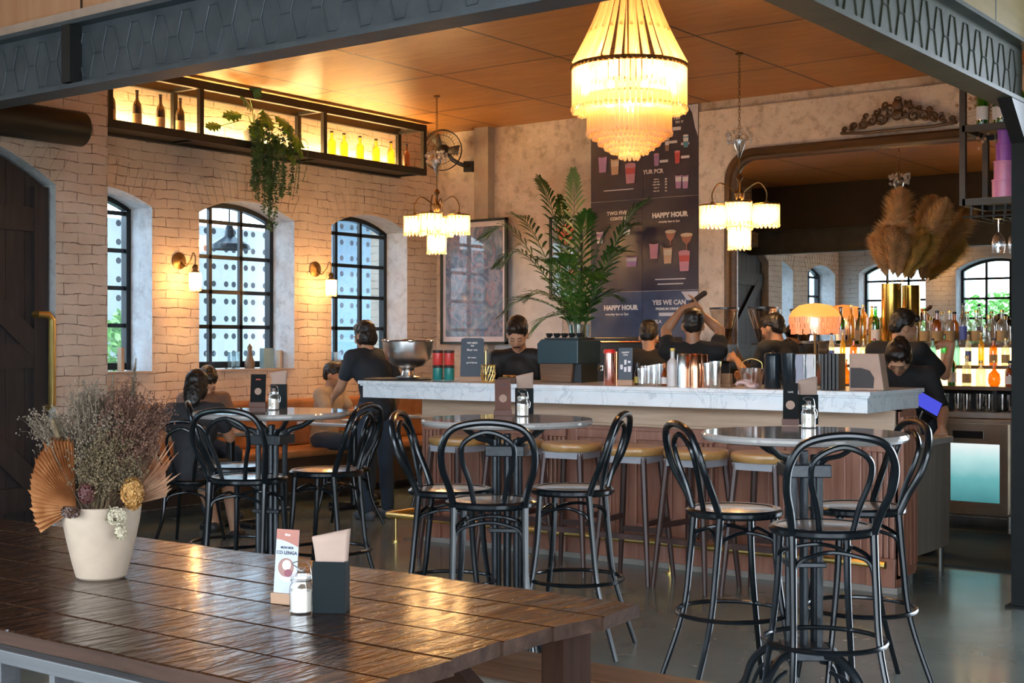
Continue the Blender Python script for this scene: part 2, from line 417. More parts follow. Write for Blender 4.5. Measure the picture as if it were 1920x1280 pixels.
for i, (a, b) in enumerate(WL): window(i+1, -9.62, 'Y', (a+.02, b-.02, ZB+.02, ZS, ZT-.02), 3, 4, 1.57)
for i, (a, b) in enumerate(WB): window(i+6, .06, 'X', (a+.02, b-.02, 1.12, 2.6, 2.76), 3, 4, 1.5)
# wooden window boards
SILL = M('sill_board', (.45, .33, .24), .6)
for i, (a, b) in enumerate(WL): struct(MB().b2(-9.6, -9.28, a+.005, b-.005, ZB-.005, ZB+.012).build('trim_%d' % (i+1), SILL, smooth=0))

# barn door in the arch
DOORM = wood_mat('dark_barn_wood', (.018, .013, .013), (.045, .032, .030), 2, .6, bump=.4, obj=False)
m = MB(); o = (3.87, 6.15, 0, 2.60, 2.95); y = 3.87
while y < 6.14:
    y2 = min(y+.162, 6.15); zt_ = min(arcz(y, o), arcz(y2, o)); zt2 = arcz((y+y2)/2, o)
    m.add([V(-9.14, y+.002, .01), V(-9.14, y2-.002, .01), V(-9.14, y2-.002, arcz(y2, o)), V(-9.14, y+.002, arcz(y, o)),
           V(-9.09, y+.002, .01), V(-9.09, y2-.002, .01), V(-9.09, y2-.002, arcz(y2, o)), V(-9.09, y+.002, arcz(y, o))], [(0, 1, 2, 3), (4, 7, 6, 5), (0, 4, 5, 1), (1, 5, 6, 2), (2, 6, 7, 3), (3, 7, 4, 0)])
    y = y2
door = struct(m.build('door_1', DOORM, smooth=0, fix=True))
m = MB()
for z in (.25, 1.32, 2.35): m.b2(-9.09, -9.055, 3.87, 6.15, z-.09, z+.09)
for ya, yb in ((3.95, 5.0), (5.0, 6.1)):
    m.bar((-9.065, yb, 1.35), (-9.065, ya+.05, 2.3), .16, .03, up=(1, 0, 0)); m.bar((-9.065, yb, .3), (-9.065, ya+.05, 1.28), .16, .03, up=(1, 0, 0))
m.b2(-9.09, -9.045, 6.03, 6.15, .02, 2.6); m.b2(-9.09, -9.05, 4.97, 5.05, .02, 2.93)
m.build('door_brace', DOORM, door, smooth=0)
door.location.x = .085
ph = atX(85, 590, -8.98); pl = atX(88, 752, -8.98)
MB().tube([(-9.05, ph.y-.10, ph.z), (-8.99, ph.y-.10, ph.z), (-8.98, ph.y-.03, ph.z), (-8.98, ph.y, ph.z-.04), (-8.98, ph.y, .95), (-9.05, ph.y, .93)], .028, 12).build('door_handle', BRASS, door)

# steel beams, hexagon pattern, stiffener
def ibeam(name, p, q, side):
    p = Vector(p); q = Vector(q); d = (q-p).normalized(); n = V(0, -1, 0) if abs(d.x) > .5 else V(1, 0, 0)
    m = MB(); L = (q-p).length
    m.bar(p+V(0, 0, .16), q+V(0, 0, .16), .016, .30); m.bar(p, q, .15, .022); m.bar(p+V(0, 0, .32), q+V(0, 0, .32), .15, .022)
    o = struct(m.build(name, side, smooth=0))
    h = MB(); k = 0; pit = .19; N_ = int(L/pit)
    for i in range(N_):
        c = p+d*(pit*(i+.5))+V(0, 0, .16)+n*.010; j = lambda: R.uniform(-.004, .004)
        P_ = [c+d*a+V(0, 0, b) for a, b in ((-.062, 0), (-.026, .115+j()), (.026, .115), (.062, j()), (.026, -.115), (-.026, -.115+j()))]
        h.tube(P_, .0042, 5, closed=True)
        h.tube([c+d*.062, c+d*(pit-.062)], .0038, 5)
    h.build('weld_pattern', side, o)
    return o
b1 = ibeam('trim_6', (-9.3, 4.2, 2.71), (-2.19, 4.2, 2.71), BEAMM)
BEAM_WARM = M('warm_lit_olive_steel', (.032, .036, .022), .5, .1, col2=(.06, .062, .036), ns=5, bump=.3)  # same steel as the left beam; warm light put into its olive colour
b2_ = ibeam('trim_7', (-2.19, 4.28, 2.71), (-2.19, 7.6, 2.71), BEAM_WARM)
for x in (-5.86, -3.0): MB().b2(x-.035, x+.035, 4.12, 4.20, 2.73, 3.02).build('stiffener', DSTEEL, b1, smooth=0)
post = struct(MB().b2(-2.195, -2.12, 7.45, 7.56, 0, 2.72).b2(-2.22, -2.10, 7.42, 7.60, 0, .012).build('trim_8', M('near_black_post', (.008, .010, .010), .6, Specular_IOR_Level=.2), smooth=0))
MB().add([V(-2.12, 7.5, 2.45), V(-2.12, 7.2, 2.70), V(-2.12, 7.5, 2.70), V(-2.195, 7.5, 2.45), V(-2.195, 7.2, 2.70), V(-2.195, 7.5, 2.70)], [(0, 1, 2), (5, 4, 3), (0, 3, 4, 1), (1, 4, 5, 2), (2, 5, 3, 0)]).build('gusset', DSTEEL, post, smooth=0)
LEDGE = M('pale_bulkhead_ledge', (.50, .36, .28), .7)
struct(MB().b2(-9.3, -2.2, 4.24, 4.36, 3.04, 3.13).build('trim_9', LEDGE, smooth=0))
struct(MB().b2(-9.3, -2.2, 4.30, 4.36, 3.13, 3.65).build('trim_10', PLYF, smooth=0))
struct(MB().b2(-9.3, -2.2, 4.362, 4.40, 3.03, 3.65).build('trim_11', DARKW, smooth=0))
struct(MB().b2(-2.20, -2.14, 4.28, 11.15, 3.04, 3.65).build('trim_12', PLYR, smooth=0))
# dark drop panel nearer the camera zone, seen in the big mirror
# (the far side of the bulkhead)
# pilaster on the far wall, lintel stains, pale painted arch
struct(MB().b2(atY(890, 0, 11.05).x, atY(916, 0, 11.05).x, 11.04, 11.16, 0, 3.65).build('trim_13', M('grey_plaster_column', (.33, .27, .22), .85, col2=(.42, .36, .30), ns=5, bump=.4), smooth=0))
PX0 = atY(1310, 0, 11.1).x
struct(MB().b2(PX0, -2.2, 11.105, 11.155, 0, 3.56).build('trim_14', PLASW, smooth=0))
ar = MB(); cx = atY(988, 0, 11.12).x
pts = [(cx-.42, 1.0)]+[(cx+.42*math.cos(a), 1.92+.52*math.sin(a)) for a in [PI-PI*k/24 for k in range(25)]]+[(cx+.42, 1.0)]
ar.prism(pts, 0, .006, Matrix.Translation((0, 11.15, 0)) @ FRONT)
struct(ar.build('trim_15', M('pale_grey_wall_paint', (.62, .60, .60), .8), smooth=0))
# outside, beyond the left windows: perforated white wall, canopy, planting
t = NT('perforated_white_wall'); p = t.n('NewGeometry').outputs['Position']; s = t.n('SeparateXYZ', {0: p})
def dots(t, s):
    fy = t.math('FRACT', t.math('DIVIDE', s.outputs[1], .30)); a = t.math('ABSOLUTE', t.math('SUBTRACT', t.math('ABSOLUTE', t.math('SUBTRACT', fy, .5)), .19))
    fz = t.math('FRACT', t.math('DIVIDE', s.outputs[2], .20)); b = t.math('ABSOLUTE', t.math('SUBTRACT', fz, .5))
    d = t.math('ADD', t.math('POWER', t.math('MULTIPLY', a, .30), 2), t.math('POWER', t.math('MULTIPLY', b, .20), 2))
    return t.math('LESS_THAN', d, .034**2)
t.prin(t.mix(dots(t, s), (.80, .84, .88, 1), (.03, .04, .06, 1)), .6); PERF = t.mat
struct(MB().b2(-12.1, -12.0, 5.0, 11.6, 0, 2.75).build('wall_outside', PERF, smooth=0))
t = NT('perforated_wall_shaded'); p = t.n('NewGeometry').outputs['Position']; s = t.n('SeparateXYZ', {0: p})  # the white wall again, canopy shade put into its darker bluish colour
t.prin(t.mix(dots(t, s), (.16, .26, .34, 1), (.02, .03, .05, 1)), .6)
struct(MB().b2(-12.1, -12.0, 11.6, 17.5, 0, 3.4).build('wall_outside', t.mat, smooth=0))
struct(MB().b2(-12.3, -11.2, 8.0, 17, 3.3, 3.4).b2(-10.9, -9.75, 6.5, 17, 3.25, 3.35).build('canopy', M('canopy_metal', (.12, .15, .18), .5), smooth=0))
struct(MB().b2(-11.3, -11.15, 11.25, 11.40, 0, 3.4).b2(-11.3, -11.15, 8.2, 8.28, 2.6, 3.4).build('canopy_post', M('grey_post', (.20, .26, .32), .5), smooth=0))
struct(MB().b2(-10.3, -9.72, 11.2, 11.5, 0, 3.3).build('wall_outside', BR_L, smooth=0))
LEAF = M('leaf_green', (.05, .15, .03), .45, col2=(.12, .30, .05), ns=8)
def bush(name, label, c, r, n, seed, mat=None):
    rr = random.Random(seed); m = MB()
    for i in range(n):
        a = rr.uniform(0, 2*PI); b = math.acos(rr.uniform(-.6, 1)); q = rr.uniform(.7, 1)
        p = V(c[0]+r[0]*q*math.sin(b)*math.cos(a), c[1]+r[1]*q*math.sin(b)*math.sin(a), c[2]+r[2]*q*math.cos(b))
        d = V(rr.uniform(-1, 1), rr.uniform(-1, 1), rr.uniform(-.4, 1)).normalized(); s = d.orthogonal().normalized(); L = rr.uniform(.05, .10)
        m.add([p-d*L, p+s*L*.4, p+d*L, p-s*L*.4+V(0, 0, .01)], [(0, 1, 2, 3)])
    o = m.build(name, mat or LEAF, smooth=0); tag(o, label, 'plant'); return o
LEAFO = M('outdoor_leaf', (.16, .42, .08), .6, col2=(.34, .62, .18), ns=6)
bush('shrub', 'leafy green shrub outside the leftmost visible arched window', (-11.4, 8.75, .85), (.5, .7, .9), 1100, 3, LEAFO)
bush('garden_hedge', 'sunlit green hedge outside the back windows, seen in the large mirror', (-7.2, -3.4, 1.25), (3.0, .6, 1.15), 5200, 5, LEAFO)
# pendant seen outside window 2
p = atX(430, 462, -10.7); t_ = thing('pendant_lamp', 'dark conical pendant lamp hanging outside the middle arched window', 'lamp', p)
MB().lathe([(.03, .22), (.045, .18), (.06, .10), (.20, .02), (.22, -.03), (.20, -.03), (.05, .08)], seg=24).build('lamp_shade', M('pendant_blue_black', (.02, .035, .05), .35), t_)
MB().tube([(0, 0, .2), (0, 0, 3.3-p.z)], .008, 6).build('cord', BLKP, t_)

# large mirror
MX0, MX1, MZ0, MZ1 = atY(1360, 0, 11.06).x, -2.5, 1.12, 3.17
def rrect(x0, x1, z0, z1, r, n=8):
    P = []
    for cx, cz, a0 in ((x1-r, z1-r, 0), (x0+r, z1-r, 90), (x0+r, z0+r, 180), (x1-r, z0+r, 270)):
        for k in range(n+1): a = math.radians(a0+90*k/n); P.append(V(cx+r*math.cos(a), 11.05, cz+r*math.sin(a)))
    return P
mir = thing('wall_mirror', 'very large dark-framed antique mirror with a rounded corner behind the bar', 'mirror', (0, 0, 0))
m = MB(); P = rrect(MX0+.05, MX1-.05, MZ0+.05, MZ1-.05, .25); Q = [v+V(0, .02, 0) for v in P]
m.add([v+V(0, .03, 0) for v in P], [tuple(range(len(P)))])
t = NT('antique_mirror_glass'); t.done(t.n('BsdfGlossy', {0: (.72, .70, .68, 1), 1: .0}).outputs[0])
m.build('mirror_glass', t.mat, mir, smooth=0)
m = MB(); MF = wood_mat('mirror_frame_wood', (.05, .025, .012), (.13, .07, .03), 0, .4, obj=False)
n = len(P)
for i in range(n): m.v += []
def frame_loop(m, x0, x1, z0, z1, r, prof, n=8):
    rings = [rrect(x0+i_, x1-i_, z0+i_, z1-i_, r-i_*.8, n) for i_, d in prof]; L = len(rings[0]); vs = []
    for (i_, d), rg_ in zip(prof, rings): vs += [v+V(0, d, 0) for v in rg_]
    K = len(prof); fs = [(a*L+k, a*L+(k+1) % L, ((a+1) % K)*L+(k+1) % L, ((a+1) % K)*L+k) for a in range(K) for k in range(L)]
    m.add(vs, fs)
frame_loop(m, MX0, MX1, MZ0, MZ1, .28, [(0, .06), (0, -.01), (.02, -.03), (.06, -.035), (.075, -.01), (.10, -.005), (.11, .04)])
m.build('mirror_frame', MF, mir, fix=True)
# carved ornament above the mirror
orn = thing('carved_ornament', 'dark carved wooden scroll ornament on the wall above the mirror', 'wall ornament', atY(1682, 235, 11.05))
m = MB()
def scroll(m, c, r, turns, dirn, rad, start=0):
    pts = []; N = 26
    for k in range(N+1):
        q = k/N; a = start+dirn*turns*2*PI*q; rr = r*(1-q*.85)
        pts.append(V(c[0]+rr*math.cos(a), 0, c[1]+rr*math.sin(a)))
    m.tube(pts, [rad*(1.1-.5*k/N) for k in range(N+1)], 6)
for sgn in (-1, 1):
    for i, (x, z, r, tt) in enumerate(((.06, .10, .06, 1.4), (.14, .05, .055, 1.5), (.22, .04, .045, 1.3), (.30, .02, .042, 1.4), (.38, .01, .032, 1.3), (.46, -.01, .024, 1.2), (.10, .16, .035, 1.2), (.18, .11, .030, 1.2), (.27, .085, .024, 1.1))):
        scroll(m, (sgn*x, z+.02), r, tt, sgn, .012, R.uniform(0, 6)); m.ell((sgn*(x+.02), -.004, z-.01), (.026, .014, .014), 8, 6)
m.ell((0, 0, .17), (.045, .02, .05), 10, 7); m.ell((0, 0, .09), (.05, .022, .05), 10, 7); scroll(m, (0, .21), .03, 1.2, 1, .010)
m.tube([(-.5, .01, -.02), (-.3, .01, -.035), (0, .01, -.035), (.3, .01, -.035), (.5, .01, -.02)], .013, 6)
m.build('carving', MF, orn)

# high lit shelf box on the left wall
SX = -8.93; sb = thing('wall_shelf', 'long black steel box shelf glowing along the top of the left brick wall', 'shelf', (0, 0, 0))
m = MB(); y0, y1 = 6.66, 10.52; z0, z1 = 3.15, 3.60
for x in (SX, -9.28):
    m.b2(x-.025, x+.025, y0, y1, z0-.03, z0+.035); m.b2(x-.025, x+.025, y0, y1, z1-.04, z1+.03)
for y in (6.68, 7.6, 9.07, 10.5):
    for x in (SX, -9.27): m.b2(x-.02, x+.02, y-.022, y+.022, z0, z1)
    m.b2(-9.28, SX, y-.018, y+.018, z1-.03, z1); m.b2(-9.28, SX, y-.018, y+.018, z0-.02, z0+.01)
m.build('steel_frame', DSTEEL, sb, smooth=0)
MB().b2(-9.28, SX-.03, y0, y1, z0-.005, z0+.015).build('shelf_board', M('dark_shelf_board', (.05, .035, .02), .5), sb, smooth=0)
MB().b2(-9.27, -9.235, y0+.03, y1-.03, z0+.018, z0+.035).build('light_strip', EM('warm_strip', (1, .64, .25), 130), sb, smooth=0)
# ============================================================ LAMPS
def rods_ring(m, c, r, zt, zb, n, w, jit=0, M_=None, th=.35):
    for k in range(n):
        a = 2*PI*k/n; x, y = c[0]+r*math.cos(a), c[1]+r*math.sin(a); b = zb+(R.uniform(-jit, jit) if jit else 0)
        m.box((x, y, (zt+b)/2), (w*th, w, zt-b), rz=a)
        m.ell((x, y, b-.004), (w*.55, w*.55, w*.6), 6, 4)
# grand chandelier
gc = thing('crystal_chandelier', 'grand glowing tiered crystal chandelier tapering up to the ceiling above the bar', 'chandelier', atD(1180, 643, 7.2).xy.to_3d())
def Z(v): return CH+(643-v)*7.2/CF
m = MB()
for k in range(26):
    a = 2*PI*k/26; c, s = math.cos(a), math.sin(a); pts = []; 
    for q in range(9):
        t_ = q/8; r = .295+(.085-.295)*(1-(1-t_)**1.45); z = Z(122)+(3.46-Z(122))*t_; pts.append(V(r*c, r*s, z))
    m.tube(pts, [.016-.008*q/8 for q in range(9)], 6, flat=.5)
for z, r in ((3.07, .212), (3.24, .146)):
    for k in range(26): a = 2*PI*k/26; m.ell((r*math.cos(a), r*math.sin(a), z), .012, 6, 4)
part_stuff(m.build('crystal_strand', CRYSTAL('warm_strand_crystal', (1, .78, .5), .7), gc))
m = MB(); rods_ring(m, (0, 0), .302, Z(132), Z(205), 66, .022, .006); part_stuff(m.build('crystal_fringe', CRY, gc))
for r, zt, vb, n in ((.222, 178, 250, 58), (.19, 210, 258, 50), (.16, 220, 268, 42), (.128, 230, 276, 34), (.095, 240, 284, 26), (.05, 250, 294, 12)):
    m = MB(); rods_ring(m, (0, 0), r, Z(zt), Z(vb), n, .021, .004); part_stuff(m.build('crystal_fringe', CRYSTAL('amber_crystal', (1, .84, .55), .75), gc))
m = MB()
for z, r in ((Z(126), .305), (Z(130), .295), (Z(180), .222), (3.46, .09)): m.tube([V(r*math.cos(2*PI*k/40), r*math.sin(2*PI*k/40), z) for k in range(40)], .008, 6, closed=True)
for k in range(60): a = 2*PI*k/60; m.ell((.307*math.cos(a), .307*math.sin(a), Z(128)), .010, 6, 4)
for k in range(6): a = PI*k/3; m.tube([(.3*math.cos(a), .3*math.sin(a), Z(128)), (0, 0, Z(150))], .006, 5)
m.tube([(0, 0, Z(180)), (0, 0, 3.50)], .012, 8); m.lathe([(.10, 3.44), (.11, 3.47), (.04, 3.52), (.015, 3.56)], seg=20)
m.build('chandelier_frame', ABRASS, gc)
m = MB()
for k in range(8): m.tube([V((.014 if k % 2 else 0)*math.cos(a), (0 if k % 2 else .014)*math.cos(a), 3.555+k*.013+.010*math.sin(a)) for a in [2*PI*j/8 for j in range(8)]], .003, 4, closed=True)
m.build('chain', ABRASS, gc)
for k in range(8):
    a = 2*PI*k/8+.2; MB().ell((.24*math.cos(a), .24*math.sin(a), Z(146)), (.020, .020, .030), 10, 8).build('bulb', BULB2, gc)
for k in range(4):
    a = 2*PI*k/4+.5; MB().ell((.10*math.cos(a), .10*math.sin(a), Z(205)), (.022, .022, .030), 10, 8).build('bulb', BULB2, gc)
# small chandeliers
def small_chandelier(loc, label, crys):
    g = thing('crystal_chandelier', label, 'chandelier', loc); z = loc[2]
    m = MB(); m.lathe([(.012, -.22), (.03, -.19), (.012, -.16), (.022, -.10), (.045, -.06), (.02, -.02), (.012, .02), (.035, .05), (.04, .09), (.012, .13), (.012, .18), (.03, .21), (.012, .24)], seg=16)
    for k in range(4):
        a = PI/2*k+.45; c, s = math.cos(a), math.sin(a)
        m.tube(spline([(0, 0, .06), (.07*c, .07*s, .13), (.15*c, .15*s, .17), (.205*c, .205*s, .10), (.205*c, .205*s, .02)], 5), .006, 6)
        m.lathe([(.10, 0), (.102, .006), (.02, .014), (.012, .03)], (.205*c, .205*s, .0), 20)
        m.tube([V(.205*c+.098*math.cos(2*PI*j/20), .205*s+.098*math.sin(2*PI*j/20), -.002) for j in range(20)], .005, 5, closed=True)
    m.tube([V(.085*math.cos(2*PI*j/20), .085*math.sin(2*PI*j/20), -.17) for j in range(20)], .005, 5, closed=True)
    m.build('chandelier_frame', ABRASS, g)
    for k in range(5):
        if k < 4: a = PI/2*k+.45; c = (.205*math.cos(a), .205*math.sin(a)); r, zt, zb, n = .095, -.005, -.16, 18
        else: c = (0, 0); r, zt, zb, n = .082, -.17, -.33, 16
        s = MB(); rods_ring(s, c, r, zt, zb, n, .022, .003, th=.5); sh = part_stuff(s.build('glass_shade', CRY, g))
        MB().ell((c[0], c[1], (zt+zb)/2), (.034, .034, .055), 12, 8).build('bulb', BULB, sh)
    m = MB(); rr = random.Random(3)
    for k in range(46):
        a = rr.uniform(0, 2*PI); q = math.sqrt(rr.uniform(.2, 1))*.105; zz = .52+rr.uniform(-.04, .05)
        m.ell((q*math.cos(a), q*math.sin(a), zz), (.012, .012, .017), 7, 5)
    part_stuff(m.build('crystal_cluster', crys, g))
    MB().lathe([(.006, .36), (.02, .40), (.045, .46), (.05, .50), (.02, .52)], seg=14).build('glass_bell', GLASS('bell_glass', (.8, .9, .95), .2), g)
    m = MB(); m.tube([(0, 0, .2), (0, 0, .56)], .006, 6); top = 3.65-z; zz = .56; k = 0
    while zz < top-.02:
        ax = k % 2; m.tube([V((.009 if ax else 0)*math.cos(b), (0 if ax else .009)*math.cos(b), zz+.014+.018*math.sin(b)) for b in [2*PI*j/8 for j in range(8)]], .0025, 4, closed=True); zz += .029; k += 1
    m.lathe([(.03, top-.012), (.03, top), (.01, top)], seg=14); m.build('chain', ABRASS, g)
    return g
cz = CH+(643-408)*12.2/CF
small_chandelier((-7.84, 9.4, cz+.02), 'small crystal chandelier hanging beside the wall fan, left of the menu posters', CRYC)
small_chandelier((-4.82, 9.41, CH+(643-392)*10.75/CF), 'small crystal chandelier with beaded top hanging in front of the large mirror', CRYC)
# wall sconces
def sconce(loc, rz, label, n=1):
    g = thing('wall_sconce', label, 'wall lamp', loc, rz)      # local +X leaves the wall
    Ry = Matrix.Rotation(PI/2, 4, 'Y')
    m = MB(); m.lathe([(.07, 0), (.075, .012), (.05, .02), (.02, .035)], seg=18, M=Ry)
    m.tube(spline([(.02, 0, 0), (.09, 0, -.05), (.16, 0, .0), (.19, 0, .06), (.22, 0, .03), (.22, 0, -.05)], 5), .006, 6)
    m.lathe([(.012, -.04), (.028, -.06), (.02, -.09), (.035, -.10), (.036, -.11)], (.22, 0, 0), 14); m.build('sconce_arm', ABRASS, g)
    s = MB(); rods_ring(s, (.22, 0), .045, -.11, -.25, 12, .02, .003, th=.5); sh = part_stuff(s.build('glass_shade', CRY, g))
    MB().ell((.22, 0, -.175), (.026, .026, .045), 10, 8).build('bulb', EM('sconce_bulb', (1, .56, .20), 1100), sh)
    return g
sconce((-9.3, 7.67, 2.13), 0, 'glowing brass wall sconce between the first and middle arched windows')
sconce((-9.3, 9.32, 2.13), 0, 'glowing brass wall sconce between the middle and right arched windows')
sconce((-7.57, .35, 2.95), PI/2, 'glowing wall sconce on the back wall, seen only in the mirror')

# ============================================================ THE BAR
BX0, BX1, BY = -6.33, -2.83, 7.45
BARW = wood_mat('bar_reddish_wood', (.23, .085, .05), (.43, .205, .135), 2, .33, bump=.2, obj=False, coat=.3)
BARG = wood_mat('bar_frieze_wood', (.42, .27, .17), (.62, .45, .33), 0, .4, obj=False)
bar = thing('bar_counter', 'long reddish wood panelled bar front with fluted pilasters', 'bar', (0, 0, 0))
m = MB(); m.b2(BX0, BX1, BY, BY+.08, 0.035, 1.04); m.b2(BX0, BX0+.08, BY, 7.85, .08, 1.04); m.b2(BX1-.08, BX1, BY, 7.75, .08, 1.04)
m.build('bar_body', BARW, bar, smooth=0)
MB().b2(BX0-.01, BX1+.01, BY-.015, BY+.05, 0, .035).build('plinth', M('grey_plinth', (.30, .27, .24), .6), bar, smooth=0)
MB().b2(BX0, BX1, BY-.03, BY, .90, 1.04).b2(BX0, BX1, BY-.045, BY, .885, .905).build('frieze', BARG, bar, smooth=0, bevel=.006)
def pilaster(x0, x1):
    m = MB(); n = 5; m.b2(x0, x1, BY-.03, BY, .035, .2); m.b2(x0, x1, BY-.03, BY, .80, .885)
    for k in range(n): m.b2(x0+(x1-x0)*(k+.14)/n, x0+(x1-x0)*(k+.86)/n, BY-.032, BY, .2, .8)
    m.b2(x0+.004, x1-.004, BY-.012, BY, .2, .8); m.build('fluted_pilaster', BARW, bar, smooth=0, bevel=.004)
xs = [BX0, -5.25, -4.15, BX1-.17]
for x in xs: pilaster(x, x+.17)
for a, b in ((BX0+.2, -5.28), (-5.05, -4.18), (-3.95, BX1-.2)):
    mid = (a+b)/2
    for x0, x1 in ((a, mid-.02), (mid+.02, b)):
        m = MB()
        for q in ((x0, x0+.06, .2, .86), (x1-.06, x1, .2, .86), (x0+.06, x1-.06, .80, .86), (x0+.06, x1-.06, .2, .27)): m.b2(q[0], q[1], BY-.022, BY, q[2], q[3])
        m.b2(x0+.10, x1-.10, BY-.012, BY, .31, .76); m.build('raised_panel', BARW, bar, smooth=0, bevel=.006)
m = MB(); m.b2(BX1, BX1+.012, BY+.02, BY+.28, .1, 1.03)
for k in range(4): m.b2(BX1, BX1+.03, BY+.03+k*.06, BY+.07+k*.06, .15, 1.0)
m.build('side_fluting', BARW, bar, smooth=0)
MARB = marble_mat('white_marble', (.90, .94, .97), (.46, .52, .58), .18)
ct = thing('marble_countertop', 'thick white veined marble counter top on the bar', 'countertop', (0, 0, 0))
m = MB(); L_ = [(-6.62, 7.06), (-2.83, 7.06), (-2.83, 7.90), (-6.62, 7.90)]
def ins(L, d):   # inset L-shape by d (outer edges only)
    return [(L[0][0]+d, L[0][1]+d), (L[1][0]-d, L[1][1]+d), (L[2][0]-d, L[2][1]-d), (L[3][0]+d, L[3][1]-d)]
for d, a, b in ((0, 1.130, 1.155), (.012, 1.118, 1.131), (.026, 1.035, 1.119)): m.prism(ins(L_, d), a, b)
m.build('marble_slab', MARB, ct, smooth=0, bevel=.004)

# foot rail
fr = thing('foot_rail', 'brass foot rail running along the foot of the bar', 'foot rail', (0, 0, 0))
MB().tube([(-6.56, 8.1, .185), (-6.56, 7.31, .185), (-6.53, 7.28, .185), (-2.83, 7.28, .185)], .021, 10).build('rail', BRASS, fr)
for x in (-6.45, -5.3, -4.2, -3.05):
    MB().tube([(x, 7.28, .17), (x, 7.28, .012)], .009, 8).cyl((x, 7.28, 0), .028, .012, 14).build('rail_post', BRASS, fr)
# underbar work cabinet at the right
uc = thing('underbar_cabinet', 'grey wood sided work cabinet on a metal leg at the open end of the bar', 'cabinet', (0, 0, 0))
GW = wood_mat('grey_side_panel', (.16, .13, .10), (.26, .22, .18), 2, .45, obj=False)
MB().b2(-3.35, -2.86, 7.80, 8.42, .16, .80).build('cabinet_body', GW, uc, smooth=0)
MB().b2(-3.37, -2.84, 7.78, 8.44, .80, .84).build('worktop', M('grey_worktop', (.40, .38, .37), .35, .3), uc, smooth=0, bevel=.004)
for x, y in ((-2.90, 8.38), (-3.3, 8.38), (-2.90, 7.85)): MB().tube([(x, y, 0), (x, y, .17)], .02, 10).build('leg', STEEL, uc)

# bar stools
SEATW = wood_mat('stool_seat_wood', (.42, .22, .07), (.62, .36, .13), 0, .3, bump=.1, coat=.4)
def bar_stool():
    g = thing('bar_stool', '', 'bar stool', (0, 0, 0)); h = .805
    MB().lathe([(.10, h-.055), (.178, h-.052), (.188, h-.042), (.192, h-.022), (.188, h-.007), (.178, h), (.12, h-.004), (0, h-.006)], seg=36).build('seat', SEATW, g)
    m = MB(); m.b2(-.13, .13, -.14, -.125, h-.095, h-.055); m.b2(-.13, .13, .125, .14, h-.095, h-.055); m.b2(-.14, -.125, -.13, .13, h-.095, h-.055); m.b2(.125, .14, -.13, .13, h-.095, h-.055)
    m.build('seat_frame', M('pale_stool_apron', (.42, .42, .46), .4), g, smooth=0)
    def lp(sx, sy, z): t_ = 1-z/(h-.06); return V(sx*(.12+.06*t_), sy*(.12+.06*t_), z)
    for sx in (-1, 1):
        for sy in (-1, 1): MB().tube([lp(sx, sy, h-.06), lp(sx, sy, .4), lp(sx, sy, 0)], [.022, .020, .014], 8).build('leg', DWOOD, g)
    for (a, b, z) in (((-1, -1), (1, -1), .28), ((-1, 1), (1, 1), .28), ((-1, -1), (-1, 1), .36), ((1, -1), (1, 1), .36)):
        MB().bar(lp(*a, z), lp(*b, z), .022, .032).build('stretcher', DWOOD, g, smooth=0)
    return g
bs0 = bar_stool(); XS = [-5.62, -5.16, -4.74, -4.27, -3.84, -3.42]
WH = ['leftmost bar stool with round honey wood seat along the bar', 'second bar stool from the left along the bar, behind the middle bar table', 'third bar stool from the left along the bar, left of the middle table\'s right chair', 'third wooden bar stool from the right along the bar', 'second wooden bar stool from the right, behind the chair facing right', 'rightmost wooden bar stool along the bar, behind the right bar table']
for i, x in enumerate(XS):
    rz = R.uniform(-.1, .1); yy = 6.97+R.uniform(-.02, .03)
    if i == 0: bs0.location = (x, yy, 0); bs0.rotation_euler.z = rz; bs0['label'] = WH[0]; bs0['group'] = 'wooden bar stools along the bar'
    else: dup(bs0, (x, yy, 0), rz, WH[i])

